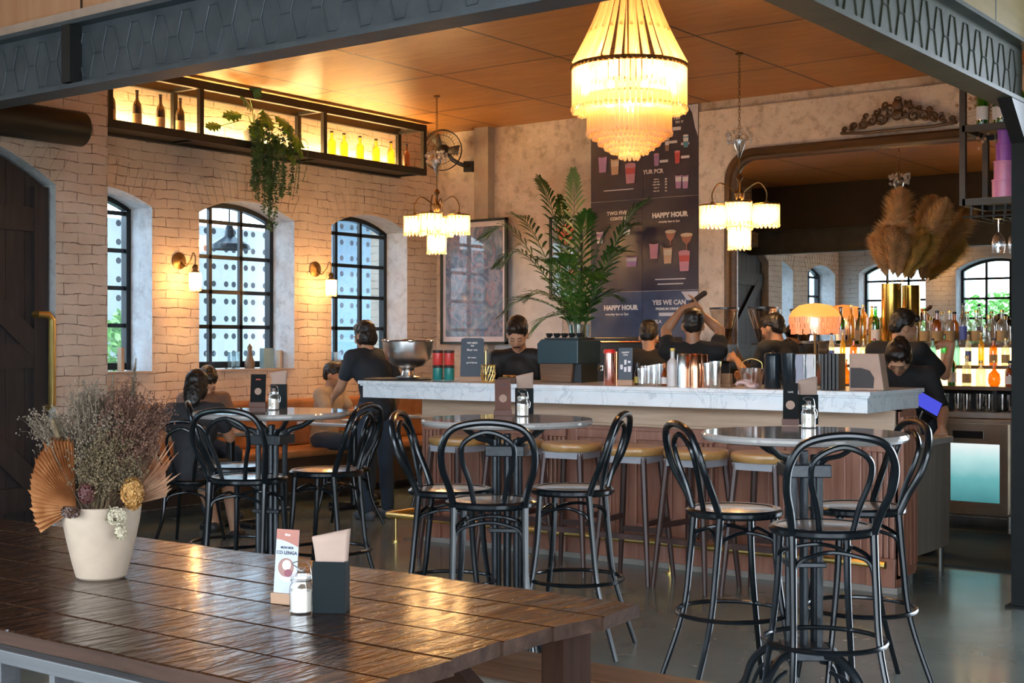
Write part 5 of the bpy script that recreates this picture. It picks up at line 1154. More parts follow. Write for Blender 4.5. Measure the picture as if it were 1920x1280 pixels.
MB().prism([(-.09, .012), (.04, .012), (.045, .07), (.02, .11), (-.03, .125), (-.09, .125)], .05, .054, FRONT).build('dark_recess', M('recess_black', (.03, .02, .02), .5), g, smooth=0, fix=True)

# ============================================================ BACK BAR
bb = thing('back_bar_counter', 'long back bar counter below the large mirror', 'counter', (0, 0, 0))
MB().b2(-6.8, -2.25, 10.42, 11.12, .1, .85).build('counter_body', M('back_bar_dark', (.10, .08, .06), .4), bb, smooth=0)
MB().b2(-6.82, -2.2, 10.36, 11.12, .85, .895).build('worktop', M('steel_worktop_pale', (.42, .40, .37), .35, .6), bb, smooth=0, bevel=.004)
sh = thing('lit_bottle_steps', 'stepped back bar shelf glowing warm behind the bottles', 'shelf', (0, 0, 0))
GLOW = EM('glowing_riser', (1, .66, .28), 2.6); SBD = M('step_board', (.12, .07, .04), .35)
m = MB(); m.b2(-4.69, -2.3, 10.42, 10.95, 1.06, 1.088).b2(-4.69, -2.3, 10.60, 10.95, 1.22, 1.245).b2(-4.69, -2.3, 10.76, 10.985, 1.385, 1.41); m.build('step_board', SBD, sh, smooth=0)
for y, z0, z1 in ((10.61, 1.088, 1.22), (10.77, 1.245, 1.385)): MB().b2(-4.68, -2.31, y, y+.01, z0, z1).build('lit_panel', GLOW, sh, smooth=0)
for x in (-4.67, -3.95, -3.2, -2.33): MB().b2(x-.015, x+.015, 10.44, 10.96, .895, 1.06).build('support', DSTEEL, sh, smooth=0)
MB().b2(-4.68, -2.31, 10.90, 10.92, .895, 1.06).build('back_panel', BLKP, sh, smooth=0)
kinds = [('wine', DGN, WHITE, BLKP), ('spirit', AMB, KRAFT, BLKP), ('square', CLR, None, BRASS), ('slim', CLR, M('blue_label', (.10, .15, .5), .5), BLKP), ('round', AMB, None, BRASS), ('wine', GRN, WHITE, BLKP), ('spirit', CLR, KRAFT, BRASS), ('square', BRN, WHITE, BLKP), ('slim', YEL, None, BRASS), ('round', PNK, None, BLKP), ('spirit', BLU, None, BLKP), ('spirit', DKG, KRAFT, M('red_cap', (.5, .04, .03), .4))]
KN = {'wine': 'tall', 'spirit': 'medium', 'square': 'squat', 'slim': 'slim', 'round': 'round-bellied'}
GN = {DGN.name: 'dark green', AMB.name: 'amber', CLR.name: 'clear', GRN.name: 'bright green', BRN.name: 'brown', YEL.name: 'yellow', PNK.name: 'pink', BLU.name: 'aqua', DKG.name: 'black'}
ORD = 'first second third fourth fifth sixth seventh eighth ninth tenth eleventh twelfth thirteenth fourteenth fifteenth sixteenth seventeenth eighteenth nineteenth twentieth twenty-first twenty-second twenty-third twenty-fourth twenty-fifth twenty-sixth'.split()
rr = random.Random(12); protos = {}; VX = atY(1672, 0, 10.87).x
def shelfrow(xs, y, z, row, sc_, pick):
    for i, x in enumerate(xs):
        k = pick(i); kd, gl_, lb, cp = kinds[k]
        label = '%s %s bottle, %s from the left on the %s' % (GN[gl_.name], KN[kd], ORD[i], row)
        loc = (x, y+rr.uniform(-.02, .02), z+.001)
        if (k, sc_) in protos: dup(protos[(k, sc_)], loc, rr.uniform(0, 6), label, 'bottles on the '+row)
        else: protos[(k, sc_)] = bottle(loc, kd, gl_, label, 'bottles on the '+row, cp, lb, sc_)
n = 24; shelfrow([-4.64+i*(2.28/n)+.02 for i in range(n)], 10.69, 1.245, 'middle step of the back bar', .78, lambda i: (i*5+3) % 12 if i != 9 else 10)
n = 22; shelfrow([x for x in [-4.64+i*(2.28/n)+.02 for i in range(n)] if abs(x-VX) > .13], 10.87, 1.41, 'top step of the back bar', 1.0, lambda i: [0, 8, 8, 5, 2, 6, 1, 6, 3, 6, 2, 6, 3, 2, 6, 8, 6, 2, 3, 6, 2, 6][i % 22])
xs = [-4.63+i*.103 for i in range(10)]+[-3.55+i*.11 for i in range(11)]
shelfrow(xs, 10.51, 1.088, 'lowest step of the back bar', .86, lambda i: [9, 1, 4, 7, 9, 6, 11, 1, 4, 2, 0, 6, 2, 4, 7, 10, 2, 5, 5, 8, 1][i])
for i, x in enumerate([-3.60+i*.085 for i in range(15)]):
    tumbler(0, 0, 'upturned glass under the lit steps, %s from the left' % ORD[i], .034, .13, GLASS('row_glass', (.85, .83, .80), .2), 'glasses under the lit steps', loc=(x, 10.50+.05*(i % 2), .897))
# grinders and dark machines on the back bar, left of the lit steps
for i, (u, lb) in enumerate(((1352, 'coffee grinder with clear conical hopper, left of the pair on the back bar'), (1424, 'coffee grinder with clear conical hopper, right of the pair on the back bar'))):
    x = atY(u, 0, 10.6).x; g = thing('coffee_grinder', lb, 'coffee grinder', (x, 10.66, .896), .2*i, 'coffee grinders on the back bar')
    MB().b2(-.09, .09, -.12, .12, 0, .04).b2(-.07, .07, -.02, .10, .04, .36).b2(-.075, .075, -.12, .10, .36, .52).build('grinder_body', M('grinder_black', (.02, .018, .016), .25), g, smooth=0, bevel=.01)
    MB().lathe([(.03, .52), (.04, .54), (.125, .80), (.128, .82)], seg=28, caps=False).build('hopper', GLASS('hopper_plastic', (.93, .90, .86), .12), g)
    MB().lathe([(.0, .82), (.13, .82), (.13, .835), (0, .84)], seg=28).build('hopper_lid', BLKP, g)
    MB().lathe([(0, .545), (.04, .545), (.075, .65), (0, .655)], seg=20).build('beans', M('coffee_beans', (.05, .02, .01), .4, bump=1, bs=60), g)
    MB().cap((0, -.12, .34), (0, -.20, .32), .02, .016).build('spout', STEEL, g)
# table lamp with fringed shade
x = atY(1529, 0, 10.55).x; g = thing('fringed_lamp', 'glowing fringed table lamp on a thin stem on the back bar', 'lamp', (-4.81, 10.78, .896))
MB().lathe([(0, 0), (.09, 0), (.09, .012), (.02, .03), (.012, .06), (.011, .62), (0, .62)], seg=24).build('lamp_stem', ABRASS, g)
MB().lathe([(.045, .86), (.13, .845), (.19, .80), (.215, .755), (.218, .745)], seg=40, caps=False).lathe([(0, .865), (.045, .86)], seg=40).build('lamp_shade', CRYSTAL('orange_shade_fabric', (1, .55, .22), .9, .5), g)
m = MB(); rr = random.Random(6)
for tier, (r, zt, zb) in enumerate(((.216, .745, .69), (.21, .70, .645), (.20, .655, .60))):
    for k in range(54): a = 2*PI*(k+rr.random()*.4)/54; m.box((r*math.cos(a), r*math.sin(a), (zt+zb)/2), (.004, .017, zt-zb+rr.uniform(-.01, .01)), rz=a)
part_stuff(m.build('fringe', CRYSTAL('pink_fringe', (.95, .62, .48), .8, .3), g))
MB().ell((0, 0, .70), (.03, .03, .04), 12, 8).build('bulb', EM('lamp_bulb', (1, .62, .28), 60), g)
# brass tubes with pampas grass
pv = thing('brass_vase', 'tall brass cylinder vase of pampas grass on the top step of the back bar', 'vase', (0, 0, 0))
pv.location = (VX, 10.87, 1.411)
GOLD = M('brushed_gold', (.78, .46, .10), .22, 1)
MB().lathe([(0, 0), (.082, 0), (.084, .004), (.084, .50), (.080, .50), (.080, .02), (0, .02)], seg=40).build('vase_body', GOLD, pv)
PAM = FLUFF('pampas_tan', (.90, .68, .40)); PAMY = FLUFF('pampas_olive', (.85, .66, .26))
base = V(VX, 10.87, 1.87)
for i, (u, v, W_, mt, dp, lb) in enumerate(((1690, 352, .15, PAM, 0, 'tallest pampas plume in the brass vase, leaning slightly left'), (1775, 372, .13, PAM, .05, 'pampas plume leaning furthest right in the brass vase'), (1672, 425, .17, PAM, -.08, 'broad pampas plume at the left of the brass vase'), (1738, 430, .14, PAMY, .03, 'olive-tan pampas plume in the middle right of the brass vase'), (1700, 440, .16, PAM, -.04, 'dense pampas plume in the middle of the brass vase'), (1742, 440, .12, PAMY, -.02, 'low olive pampas plume at the right of the brass vase'), (1650, 435, .12, PAM, -.02, 'low pampas plume leaning left over the brass vase'))):
    tip = atY(u, v, 10.70+dp)-base; plume('pampas_plume', lb, (.004*i-.01, .0, -.1), tip, W_*1.3, mt, 60+i, base, 3600, cat='dried grass', group='pampas plumes in the brass vase', droop=.25, hw=.0028)
# fridge
fx0, fx1 = -3.62, -3.02
g = thing('bar_fridge', 'stainless undercounter fridge with a glowing teal glass door', 'fridge', (0, 0, 0))
FS = M('brushed_steel_warm', (.55, .48, .38), .3, .9)
MB().b2(fx0, fx1, 10.33, 10.41, .12, .845).build('fridge_body', FS, g, smooth=0, bevel=.004)
m = MB(); m.b2(fx0+.04, fx0+.13, 10.30, 10.33, .14, .81).b2(fx1-.10, fx1-.04, 10.30, 10.33, .14, .81).b2(fx0+.13, fx1-.10, 10.30, 10.33, .14, .22).b2(fx0+.13, fx1-.10, 10.30, 10.33, .66, .81); m.build('door_frame', FS, g, smooth=0)
t = NT('teal_lit_glass'); s = t.n('SeparateXYZ', {0: t.n('NewGeometry').outputs['Position']}); z_ = t.math('ADD', s.outputs[2], t.math('MULTIPLY', t.noise(t.pos(), 5, 3), .10))
t.done(t.n('Emission', {0: t.ramp(z_, [(.24, (.05, .22, .24)), (.45, (.16, .48, .50)), (.60, (.55, .85, .85)), (.70, (.9, 1, 1))]), 1: .62}).outputs[0])
MB().b2(fx0+.13, fx1-.10, 10.305, 10.325, .22, .66).build('glass_door', t.mat, g, smooth=0)
MB().b2(fx0+.15, fx1-.22, 10.292, 10.30, .70, .755).build('handle_slot', BLKP, g, smooth=0)
MB().b2(fx0+.06, fx0+.08, 10.29, 10.30, .77, .79).build('logo_plate', BLKP, g, smooth=0)
for x in (fx0+.04, fx1-.04): MB().tube([(x, 10.36, 0), (x, 10.36, .12)], .016, 10).build('foot', STEEL, g)
MB().b2(-3.02, -2.3, 10.34, 10.41, .12, .845).build('steel_door', FS, bb, smooth=0); MB().b2(-6.8, -3.64, 10.38, 10.41, .12, .845).build('steel_door', M('dark_cabinet_front', (.05, .04, .035), .35), bb, smooth=0)
tag(MB().b2(-3.7, -2.25, 8.55, 10.2, .0, .014).build('rubber_mat', M('dark_rubber_mat', (.012, .02, .022), .7, bump=.3, bs=200), smooth=0), 'dark rubber floor mat between the bar and the back bar', 'mat')
# hanging steel bottle box at the right
hb = thing('hanging_shelf', 'black steel frame bottle box hung from the ceiling at the right, glasses below', 'shelf', (0, 0, 0))
x0, x1, y0, y1 = -2.80, -2.36, 8.50, 8.95
m = MB()
for x in (x0, x1):
    for y in (y0, y1): m.b2(x-.018, x+.018, y-.018, y+.018, 2.28, 3.64)
for z in (2.30, 2.76, 3.35):
    for y in (y0, y1): m.b2(x0, x1, y-.018, y+.018, z-.02, z+.02)
    for x in (x0, x1): m.b2(x-.018, x+.018, y0, y1, z-.02, z+.02)
m.build('steel_frame', M('box_steel', (.045, .04, .035), .5, .3), hb, smooth=0)
for z in (2.30, 2.76): MB().b2(x0+.01, x1-.01, y0+.01, y1-.01, z+.012, z+.024).build('shelf_board', M('shelf_ply', (.35, .22, .10), .5), hb, smooth=0)
m = MB()
for k in range(6): x = x0+.05+k*.07; m.tube([(x, y0, 2.28), (x, y0, 2.20), (x, y1, 2.20), (x, y1, 2.28)], .006, 6)
m.tube([(x0, y0, 2.21), (x1, y0, 2.21)], .006, 6); m.build('glass_rack', DSTEEL, hb)
MB().ell((x1-.07, y0+.05, 2.83), .018, 10, 8).build('bulb', EM('small_bulb', (1, .7, .35), 30), hb)
for i, (x, y) in enumerate(((-2.70, 8.56), (-2.62, 8.62), (-2.57, 8.54), (-2.49, 8.60))):
    bottle((x, y, 2.785), 'wine', GRN, 'bright green bottle in the hanging box, %s from left' % ORD[i], 'green bottles in the hanging steel box', GRN, WHITE, .92)
PKM = M('pink_tin', (.75, .28, .50), .25); PUM = M('purple_tin', (.40, .12, .50), .25)
for i in range(4):
    w_ = .075-.011*i; x = -2.575; tag(MB().lathe([(0, 0), (w_, 0), (w_, .10), (w_+.003, .102), (w_+.003, .112), (0, .113)], seg=28).build('pink_tin', PKM if i < 2 else PUM, loc=(x, 8.60, 2.325+.1135*i)), '%s in the tapering stack of pink and purple tins, hanging box' % ('largest pink tin', 'second pink tin', 'third tin, purple', 'smallest purple tin')[i], 'tin', 'pink and purple tins in the hanging steel box')
wgm = GLASS('wine_glass', (.95, .95, .97), .25)
for i, (x, y) in enumerate(((-2.60, 8.56), (-2.53, 8.68), (-2.50, 8.56), (-2.44, 8.70))):
    tag(MB().lathe([(.033, 0), (.034, -.003), (.005, -.008), (.004, -.085), (.010, -.092), (.034, -.12), (.041, -.16), (.036, -.20), (.034, -.215)], seg=24, caps=False).build('wine_glass', wgm, loc=(x, y, 2.195)), 'wine glass hanging upside down from the rack, %s from left' % ORD[i], 'wine glass', 'wine glasses hanging from the rack')
# dried sprig in the hanging box
airy_p = MB(); rr = random.Random(2)
for i in range(60):
    a = V(rr.gauss(0, .5), rr.gauss(0, .4), rr.gauss(.2, .8)).normalized()*rr.uniform(.1, .26); airy_p.tube([V(0, 0, .1), a*.6+V(.01, 0, .1), a+V(0, 0, .1)], .0015, 3, caps=False); airy_p.ell(a+V(0, 0, .1), (.012, .008, .012), 5, 4)
tag(airy_p.build('dried_sprig', M('dried_sprig_tan', (.42, .26, .14), .7), loc=(-2.72, 8.72, 2.80), smooth=0), 'tan dried sprig in the upper left of the hanging steel box', 'dried flowers')

# ============================================================ AREA PALM IN GLASS VASE
px_ = atY(1078, 0, 10.55); pz = .896
gv = thing('glass_vase', 'tall clear glass vase holding palm fronds behind the espresso machine', 'vase', (px_.x, 10.62, pz))
MB().lathe([(0, 0), (.10, 0), (.105, .01), (.085, .3), (.10, .70), (.096, .70), (.08, .3), (.09, .02), (0, .02)], seg=32).build('vase_body', GLASS('vase_glass', (.85, .92, .9), .18), gv)
PALMG = M('palm_leaf_green', (.018, .07, .010), .35, 0, col2=(.06, .17, .03), ns=5)
pl_ = thing('palm_frond_bunch', 'large spray of dark green palm fronds rising in front of the menu posters', 'plant', (px_.x, 10.62, pz))
def frond(tip, seed, L_leaf=.26, n=20, arch=.25, col=PALMG, start=.35):
    rr = random.Random(seed); tip = Vector(tip); base = V(rr.uniform(-.05, .05), rr.uniform(-.04, .04), .03); neck = V(base.x*.8+tip.x*.10, tip.y*.1, .72)
    top = neck.lerp(tip, .62)+V(0, 0, arch*(tip-neck).length); sp_ = spline([base, neck, top, tip], 12); m = MB(); m.tube(sp_, [.007-.005*i/len(sp_) for i in range(len(sp_))], 5)
    N = len(sp_); i0 = int(N*start)
    for k in range(n):
        q = i0+(N-1-i0)*k/(n-1); b = sp_[int(q)] if int(q) >= N-1 else sp_[int(q)].lerp(sp_[int(q)+1], q % 1); a = (sp_[min(int(q)+1, N-1)]-sp_[max(int(q)-1, 0)]).normalized()
        side = a.cross(V(0, 0, 1)); side = side.normalized() if side.length > .1 else V(1, 0, 0); f = k/(n-1); L = 1.0*L_leaf*(math.sin(PI*(.15+.80*f))**.6)*rr.uniform(.85, 1.1)
        for sd in (-1, 1):
            d = (side*sd*(1-.45*f)+a*(.55+.5*f)+V(0, 0, .18)).normalized(); nn = d.cross(a).normalized(); w_ = d.cross(nn).normalized()*.013
            p1 = b+d*L*.35; p2 = b+d*L*.75-V(0, 0, L*.10); p3 = b+d*L-V(0, 0, L*.26)
            m.add([b, p1+w_, p1-w_, p2+w_*.8, p2-w_*.8, p3], [(0, 1, 2), (1, 3, 4, 2), (3, 5, 4)])
    return m.build('palm_frond', col, pl_, smooth=0)
o0 = V(px_.x, 10.62, pz)
for i, (u, v, dy, ar) in enumerate(((905, 445, -.25, .30), (1012, 335, .1, .12), (1075, 322, -.1, .08), (1215, 375, .15, .15), (1170, 470, -.15, .2), (940, 590, -.35, .28), (985, 560, -.1, .22), (1160, 560, .1, .25), (1000, 620, -.3, .25), (1100, 400, -.2, .10), (960, 400, .2, .15), (1140, 430, .15, .12), (1020, 490, -.35, .2), (930, 500, .0, .3), (1060, 480, -.3, .15), (1195, 420, -.1, .2), (1120, 520, -.3, .3), (1050, 370, .2, .05))):
    frond(atY(u, v, 10.62+dy)-o0, 80+i, .24 if i < 12 else .2, 22, ar)

# ============================================================ LOW DINING AREA ON THE LEFT
bq = thing('banquette', 'long tan leather banquette along the left brick wall under the windows', 'banquette', (0, 0, 0))
LTH = M('tan_leather', (.30, .12, .04), .4, col2=(.42, .19, .08), ns=6)
MB().b2(-9.28, -8.72, 6.70, 10.9, .10, .40).build('banquette_base', M('banquette_base', (.05, .03, .02), .5), bq, smooth=0)
MB().b2(-9.28, -8.70, 6.70, 10.9, .40, .47).build('seat_cushion', LTH, bq, smooth=0, bevel=.02); MB().b2(-9.28, -9.14, 6.70, 10.9, .47, .90).build('back_cushion', LTH, bq, smooth=0, bevel=.03)
def low_table(loc, label):
    g = thing('dining_table', label, 'table', loc, 0, 'marble dining tables by the banquette'); h = .75
    MB().b2(-.35, .35, -.35, .35, h-.03, h).build('tabletop', TMARB, g, smooth=0, bevel=.008)
    MB().tube([(0, 0, .03), (0, 0, h-.03)], .035, 12).b2(-.2, .2, -.03, .03, h-.05, h-.03).build('pedestal', IRON, g)
    MB().b2(-.28, .28, -.04, .04, 0, .035).b2(-.04, .04, -.28, .28, 0, .035).build('foot', IRON, g, smooth=0, bevel=.01); return g
low_table((-8.05, 7.15, 0), 'low marble dining table by the banquette, behind the dried flowers'); low_table((-8.05, 8.55, 0), 'low marble dining table by the banquette, behind the left bar table'); low_table((-8.05, 9.9, 0), 'furthest low marble dining table by the banquette, near the room corner')
lc = bentwood(.46, .42, CANEL, ring=0); lc.location = (-7.55, 6.35, 0); lc.rotation_euler.z = face((-.55, .9, 0)); lc['label'] = 'low black bentwood chair under the seated person at far left'; lc['group'] = 'low bentwood chairs by the banquette'
for (x, y, fv, lb) in ((-7.30, 7.65, (-1, -.4), 'low black bentwood chair between the first two dining tables'), (-7.25, 8.75, (-1, -.1), 'low black bentwood chair at the middle dining table, right of the left bar table'), (-7.40, 9.95, (-1, 0), 'low black bentwood chair at the furthest dining table')):
    dup(lc, (x, y, 0), face((*fv, 0)), lb)
for i, (x, y, cn, mt) in enumerate(((-8.15, 7.05, 'white', WHITE), (-7.95, 8.45, 'white', WHITE))):
    tag(MB().lathe([(0, 0), (.05, 0), (.11, .012), (.12, .018), (.05, .008), (0, .007)], seg=28).build('dinner_plate', M('white_china', (.7, .7, .7), .2), loc=(x, y, .751)), 'white plate on the %s low dining table' % ('first', 'middle')[i], 'plate')
tumbler(0, 0, 'glass of water on the first low dining table', .034, .12, GL2, 'glasses on the low dining tables', loc=(-7.9, 7.35, .751)); tumbler(0, 0, 'glass on the middle low dining table', .034, .12, GL2, 'glasses on the low dining tables', loc=(-8.2, 8.75, .751))
# items on the window sills
for i, (y, w_, mt, lb, zz) in enumerate(((8.45, .10, GLASS('sill_glass', (.7, .85, .9), .3), 'small glass caddy on the middle window sill', .16), (8.86, .13, M('teal_card', (.22, .36, .42), .5), 'teal card holder on the middle window sill', .19), (9.02, .03, M('sill_wood', (.50, .34, .22), .5), 'narrow wooden holder at the right of the middle window sill', .17), (9.60, .03, M('sill_wood'), 'narrow wooden holder at the left of the right window sill', .17), (9.78, .11, GLASS('sill_glass'), 'glass tumbler caddy on the right window sill', .15), (7.20, .03, M('sill_wood'), 'narrow wooden holder on the leftmost visible window sill', .20))):
    m = MB(); m.b2(-9.50, -9.44, y-w_/2, y+w_/2, 0, zz) if w_ < .2 else None; tag(m.build('sill_caddy', mt, loc=(0, 0, ZB+.013), smooth=0, bevel=.004), lb, 'holder')
p = atX(450, 0, -9.45); tag(MB().lathe([(0, 0), (.045, 0), (.05, .05), (.03, .10), (.02, .16), (.024, .20), (0, .235)], seg=20).build('small_vase', M('small_brown_vase', (.16, .10, .06), .5), loc=(-9.53, 8.70, ZB+.013)), 'small brown vase on the middle window sill', 'vase')
# ============================================================ PEOPLE
def remesh(mb, vox, name, mat, parent, smooth_it=4, disp=0, sd=0):
    me = bpy.data.meshes.new('tmp'); me.from_pydata([tuple(v) for v in mb.v], [], mb.f)
    bm = bmesh.new(); bm.from_mesh(me); bmesh.ops.recalc_face_normals(bm, faces=bm.faces); bm.to_mesh(me); bm.free()
    o = bpy.data.objects.new('tmp', me); COL.objects.link(o)
    r = o.modifiers.new('r', 'REMESH'); r.mode = 'VOXEL'; r.voxel_size = vox
    if smooth_it: s = o.modifiers.new('s', 'SMOOTH'); s.factor = .5; s.iterations = smooth_it
    bpy.context.view_layer.update()
    new = bpy.data.meshes.new_from_object(o.evaluated_get(bpy.context.evaluated_depsgraph_get()))
    bpy.data.objects.remove(o); bpy.data.meshes.remove(me)
    if disp:
        nv = [(v.co+v.normal*disp*noise.noise(v.co*sd+V(3, 1, 2))) for v in new.vertices]
        for v, c in zip(new.vertices, nv): v.co = c
    new.materials.clear(); new.materials.append(mat); new.polygons.foreach_set('use_smooth', [True]*len(new.polygons)); new.name = name
    ob = bpy.data.objects.new(name, new); COL.objects.link(ob); ob.parent = parent; return ob
def SKIN(i): return [M('skin_a', (.50, .27, .16), .5, 0, Subsurface_Weight=.08), M('skin_b', (.40, .20, .11), .5, 0, Subsurface_Weight=.08)][i]
HAIRM = M('black_hair', (.012, .008, .006), .45, bump=.6, bs=120, st=(1, 1, .2))
TEE = M('black_tshirt', (.012, .012, .014), .85, bump=.2, bs=30); JEAN = M('dark_jeans', (.03, .045, .07), .85, bump=.2); SHOE = M('dark_shoe', (.03, .03, .03), .5)
STAND = dict(ankL=(-.10, -.02, .08), ankR=(.10, 0, .08), kneL=(-.095, .02, .48), kneR=(.095, .02, .48), hipL=(-.085, 0, .90), hipR=(.085, 0, .90), pel=(0, 0, .95), chest=(0, .0, 1.26), neck=(0, -.01, 1.44),
             shL=(-.175, -.01, 1.39), shR=(.175, -.01, 1.39), elL=(-.22, -.02, 1.13), elR=(.22, -.02, 1.13), wrL=(-.22, .08, .90), wrR=(.22, .08, .90), head=(0, .02, 1.58), pitch=0, yaw=0, roll=0)
def person(label, loc, rz, pose, shirt=TEE, pants=JEAN, skin=0, hair='short', sleeve=.55, vox=.0085, tash=False, apron=None, s=1.0, shoes=SHOE, hand=('relax', 'relax'), legs_bare=False):
    P = {k: (Vector(v) if isinstance(v, tuple) else v) for k, v in {**STAND, **pose}.items()}
    g = thing('person', label, 'person', loc, rz); g.scale = (s, s, s)
    sk = SKIN(skin); b = MB()
    up = (P['neck']-P['pel']).normalized(); sx = (P['shR']-P['shL']).normalized(); fy = up.cross(sx).normalized()
    T = Matrix((sx, fy, up)).transposed()
    hx = (P['hipR']-P['hipL']).normalized(); up2 = (P['chest']-P['pel']).normalized(); T2 = Matrix((hx, up2.cross(hx).normalized(), up2)).transposed()
    cup = (P['neck']-P['chest']).normalized(); T3 = Matrix((sx, cup.cross(sx).normalized(), cup)).transposed()
    def torso(m, e):
        m.ell(P['pel'], (.150+e, .108+e, .125+e), 20, 12, T2.to_4x4()); m.ell((P['pel']+P['chest'])/2, (.130+e, .098+e, .17+e), 20, 12, T2.to_4x4())
        m.ell(P['chest'], (.160+e, .112+e, .165+e), 20, 12, T3.to_4x4()); m.cap(P['shL'], P['shR'], .058+e, .058+e)
        m.cap(P['neck']+cup*-.03, P['shR'], .05+e, .052+e); m.cap(P['neck']+cup*-.03, P['shL'], .05+e, .052+e)
    torso(b, 0)
    for q in 'LR':
        b.cap(P['sh'+q], P['el'+q], .050, .039); b.cap(P['el'+q], P['el'+q].lerp(P['wr'+q], .35), .040, .039); b.cap(P['el'+q].lerp(P['wr'+q], .3), P['wr'+q], .039, .026)
        b.cap(P['hip'+q], P['kne'+q], .080, .054); b.cap(P['kne'+q], P['kne'+q].lerp(P['ank'+q], .35), .053, .055); b.cap(P['kne'+q].lerp(P['ank'+q], .35), P['ank'+q], .055, .037)
        fd = P.get('foot'+q, None); fd = Vector(fd) if fd is not None else V(.02 if q == 'R' else -.02, 1, 0); fd = fd.normalized()
        b.cap(P['ank'+q]-V(0, 0, .035)-fd*.03, P['ank'+q]-V(0, 0, .045)+fd*.13, .035, .026)
        # hand
        d = P.get('hd'+q, None); d = Vector(d).normalized() if d is not None else (P['wr'+q]-P['el'+q]).normalized()
        pn = P.get('hn'+q, None); pn = Vector(pn) if pn is not None else V(1 if q == 'L' else -1, 0, -.2)
        side = d.cross(pn).normalized(); pn = side.cross(d).normalized(); w0 = P['wr'+q]; cur = {'relax': .45, 'grip': 1.15, 'flat': .12}[hand[0 if q == 'L' else 1]]
        ts = -1 if q == 'L' else 1
        if 'ts' in P: ts = P['ts']*ts
        b.cap(w0, w0+d*.04, .025, .026)
        for k in range(4): b.cap(w0+d*.03+side*(k-1.5)*.012, w0+d*.085+side*(k-1.5)*.0195, .017, .0125, 8)
        for k, L in enumerate((.030, .035, .033, .026)):
            a0 = w0+d*.088+side*ts*(1.5-k)*.0205; aa = cur*.55; d1 = (d*math.cos(aa)+pn*math.sin(aa)).normalized(); a1 = a0+d1*L*1.15; ab = cur*1.3; d2 = (d*math.cos(ab)+pn*math.sin(ab)).normalized(); a2 = a1+d2*L*.8; ac = cur*1.8; d3 = (d*math.cos(ac)+pn*math.sin(ac)).normalized()
            b.cap(a0, a1, .0098, .0090, 8); b.cap(a1, a2, .0090, .0082, 8); b.cap(a2, a2+d3*L*.55, .0082, .0072, 8)
        t0 = w0+d*.025+side*ts*.022; t1 = t0+d*.030+side*ts*.026+pn*.012; t2 = t1+d*.030+side*ts*.006+pn*.012*cur; b.cap(t0, t1, .014, .011, 8); b.cap(t1, t2, .011, .009, 8)
    Hc = P['head']; HM = (Matrix.Rotation(P['yaw'], 4, 'Z') @ Matrix.Rotation(-P['pitch'], 4, 'X') @ Matrix.Rotation(P['roll'], 4, 'Y'))
    def hp(x, y, z): return Hc+(HM @ V(x, y, z))
    def he(m, c, r, seg=16, rings=10): m.ell(hp(*c), r, seg, rings, HM)
    b.cap(P['neck']-up*.03, hp(0, -.02, -.055), .056, .050)
    he(b, (0, -.014, .028), (.073, .092, .084)); he(b, (0, .018, -.018), (.064, .076, .080)); he(b, (0, .036, -.070), (.044, .046, .036)); he(b, (0, .068, -.092), (.020, .016, .014))
    b.cap(hp(0, .088, .012), hp(0, .106, -.026), .0075, .0115, 8); he(b, (.011, .096, -.030), (.008, .009, .007), 8, 6); he(b, (-.011, .096, -.030), (.008, .009, .007), 8, 6)
    b.cap(hp(-.036, .080, .026), hp(.036, .080, .026), .010, .010, 8); he(b, (.042, .062, -.02), (.022, .02, .02), 8, 6); he(b, (-.042, .062, -.02), (.022, .02, .02), 8, 6)
    he(b, (0, .087, -.054), (.022, .010, .006), 10, 6); he(b, (0, .085, -.064), (.019, .010, .007), 10, 6)
    for sgn in (-1, 1): he(b, (sgn*.076, -.008, -.008), (.010, .020, .031), 10, 8); he(b, (sgn*.030, .079, .008), (.014, .010, .009), 10, 6)
    remesh(b, vox, 'body', sk, g, 3)
    for sgn in (-1, 1):
        m = MB(); m.tube([hp(sgn*x, y, z) for x, y, z in ((.016, .0895, .004), (.024, .091, .001), (.034, .0885, .001), (.043, .081, .004))], .0022, 6); m.build('eyelid', M('eyelash_dark', (.03, .015, .01), .6), g)
        m = MB(); m.tube([hp(sgn*x, y, z) for x, y, z in ((.013, .091, .024), (.026, .092, .029), (.042, .083, .026))], .0035, 6, flat=.6); m.build('eyebrow', HAIRM, g)
    m = MB(); m.tube([hp(x, y, z) for x, y, z in ((-.022, .088, -.059), (-.010, .096, -.0585), (0, .0965, -.060), (.010, .096, -.0585), (.022, .088, -.059))], .0026, 6); m.build('lips', M('lip_brown', (.30, .11, .09), .5), g)
    if tash:
        m = MB(); m.tube([hp(x, y, z) for x, y, z in ((-.030, .083, -.056), (-.014, .098, -.045), (0, .103, -.043), (.014, .098, -.045), (.030, .083, -.056))], [.003, .0055, .005, .0055, .003], 6); m.build('moustache', HAIRM, g)
    h = MB(); he(h, (0, -.024, .044), (.083, .097, .086)); he(h, (0, -.058, -.002), (.070, .058, .062)); he(h, (0, .030, .088), (.062, .050, .040))
    if hair == 'thick': he(h, (0, -.02, .07), (.082, .095, .078)); he(h, (.02, .045, .092), (.055, .045, .035))
    if hair == 'bob': he(h, (0, -.05, -.02), (.085, .06, .085)); he(h, (.06, -.01, -.01), (.022, .05, .07)); he(h, (-.06, -.01, -.01), (.022, .05, .07))
    if hair == 'bun': he(h, (0, -.095, .05), (.045, .04, .042)); he(h, (.058, .0, .03), (.028, .06, .06)); he(h, (-.058, .0, .03), (.028, .06, .06))
    if hair == 'long': he(h, (0, -.075, -.06), (.07, .045, .12)); he(h, (.055, -.03, -.02), (.03, .05, .08)); he(h, (-.055, -.03, -.02), (.03, .05, .08))
    remesh(h, .007, 'hair', HAIRM, g, 2, .006, 45)
    c = MB(); torso(c, .013)
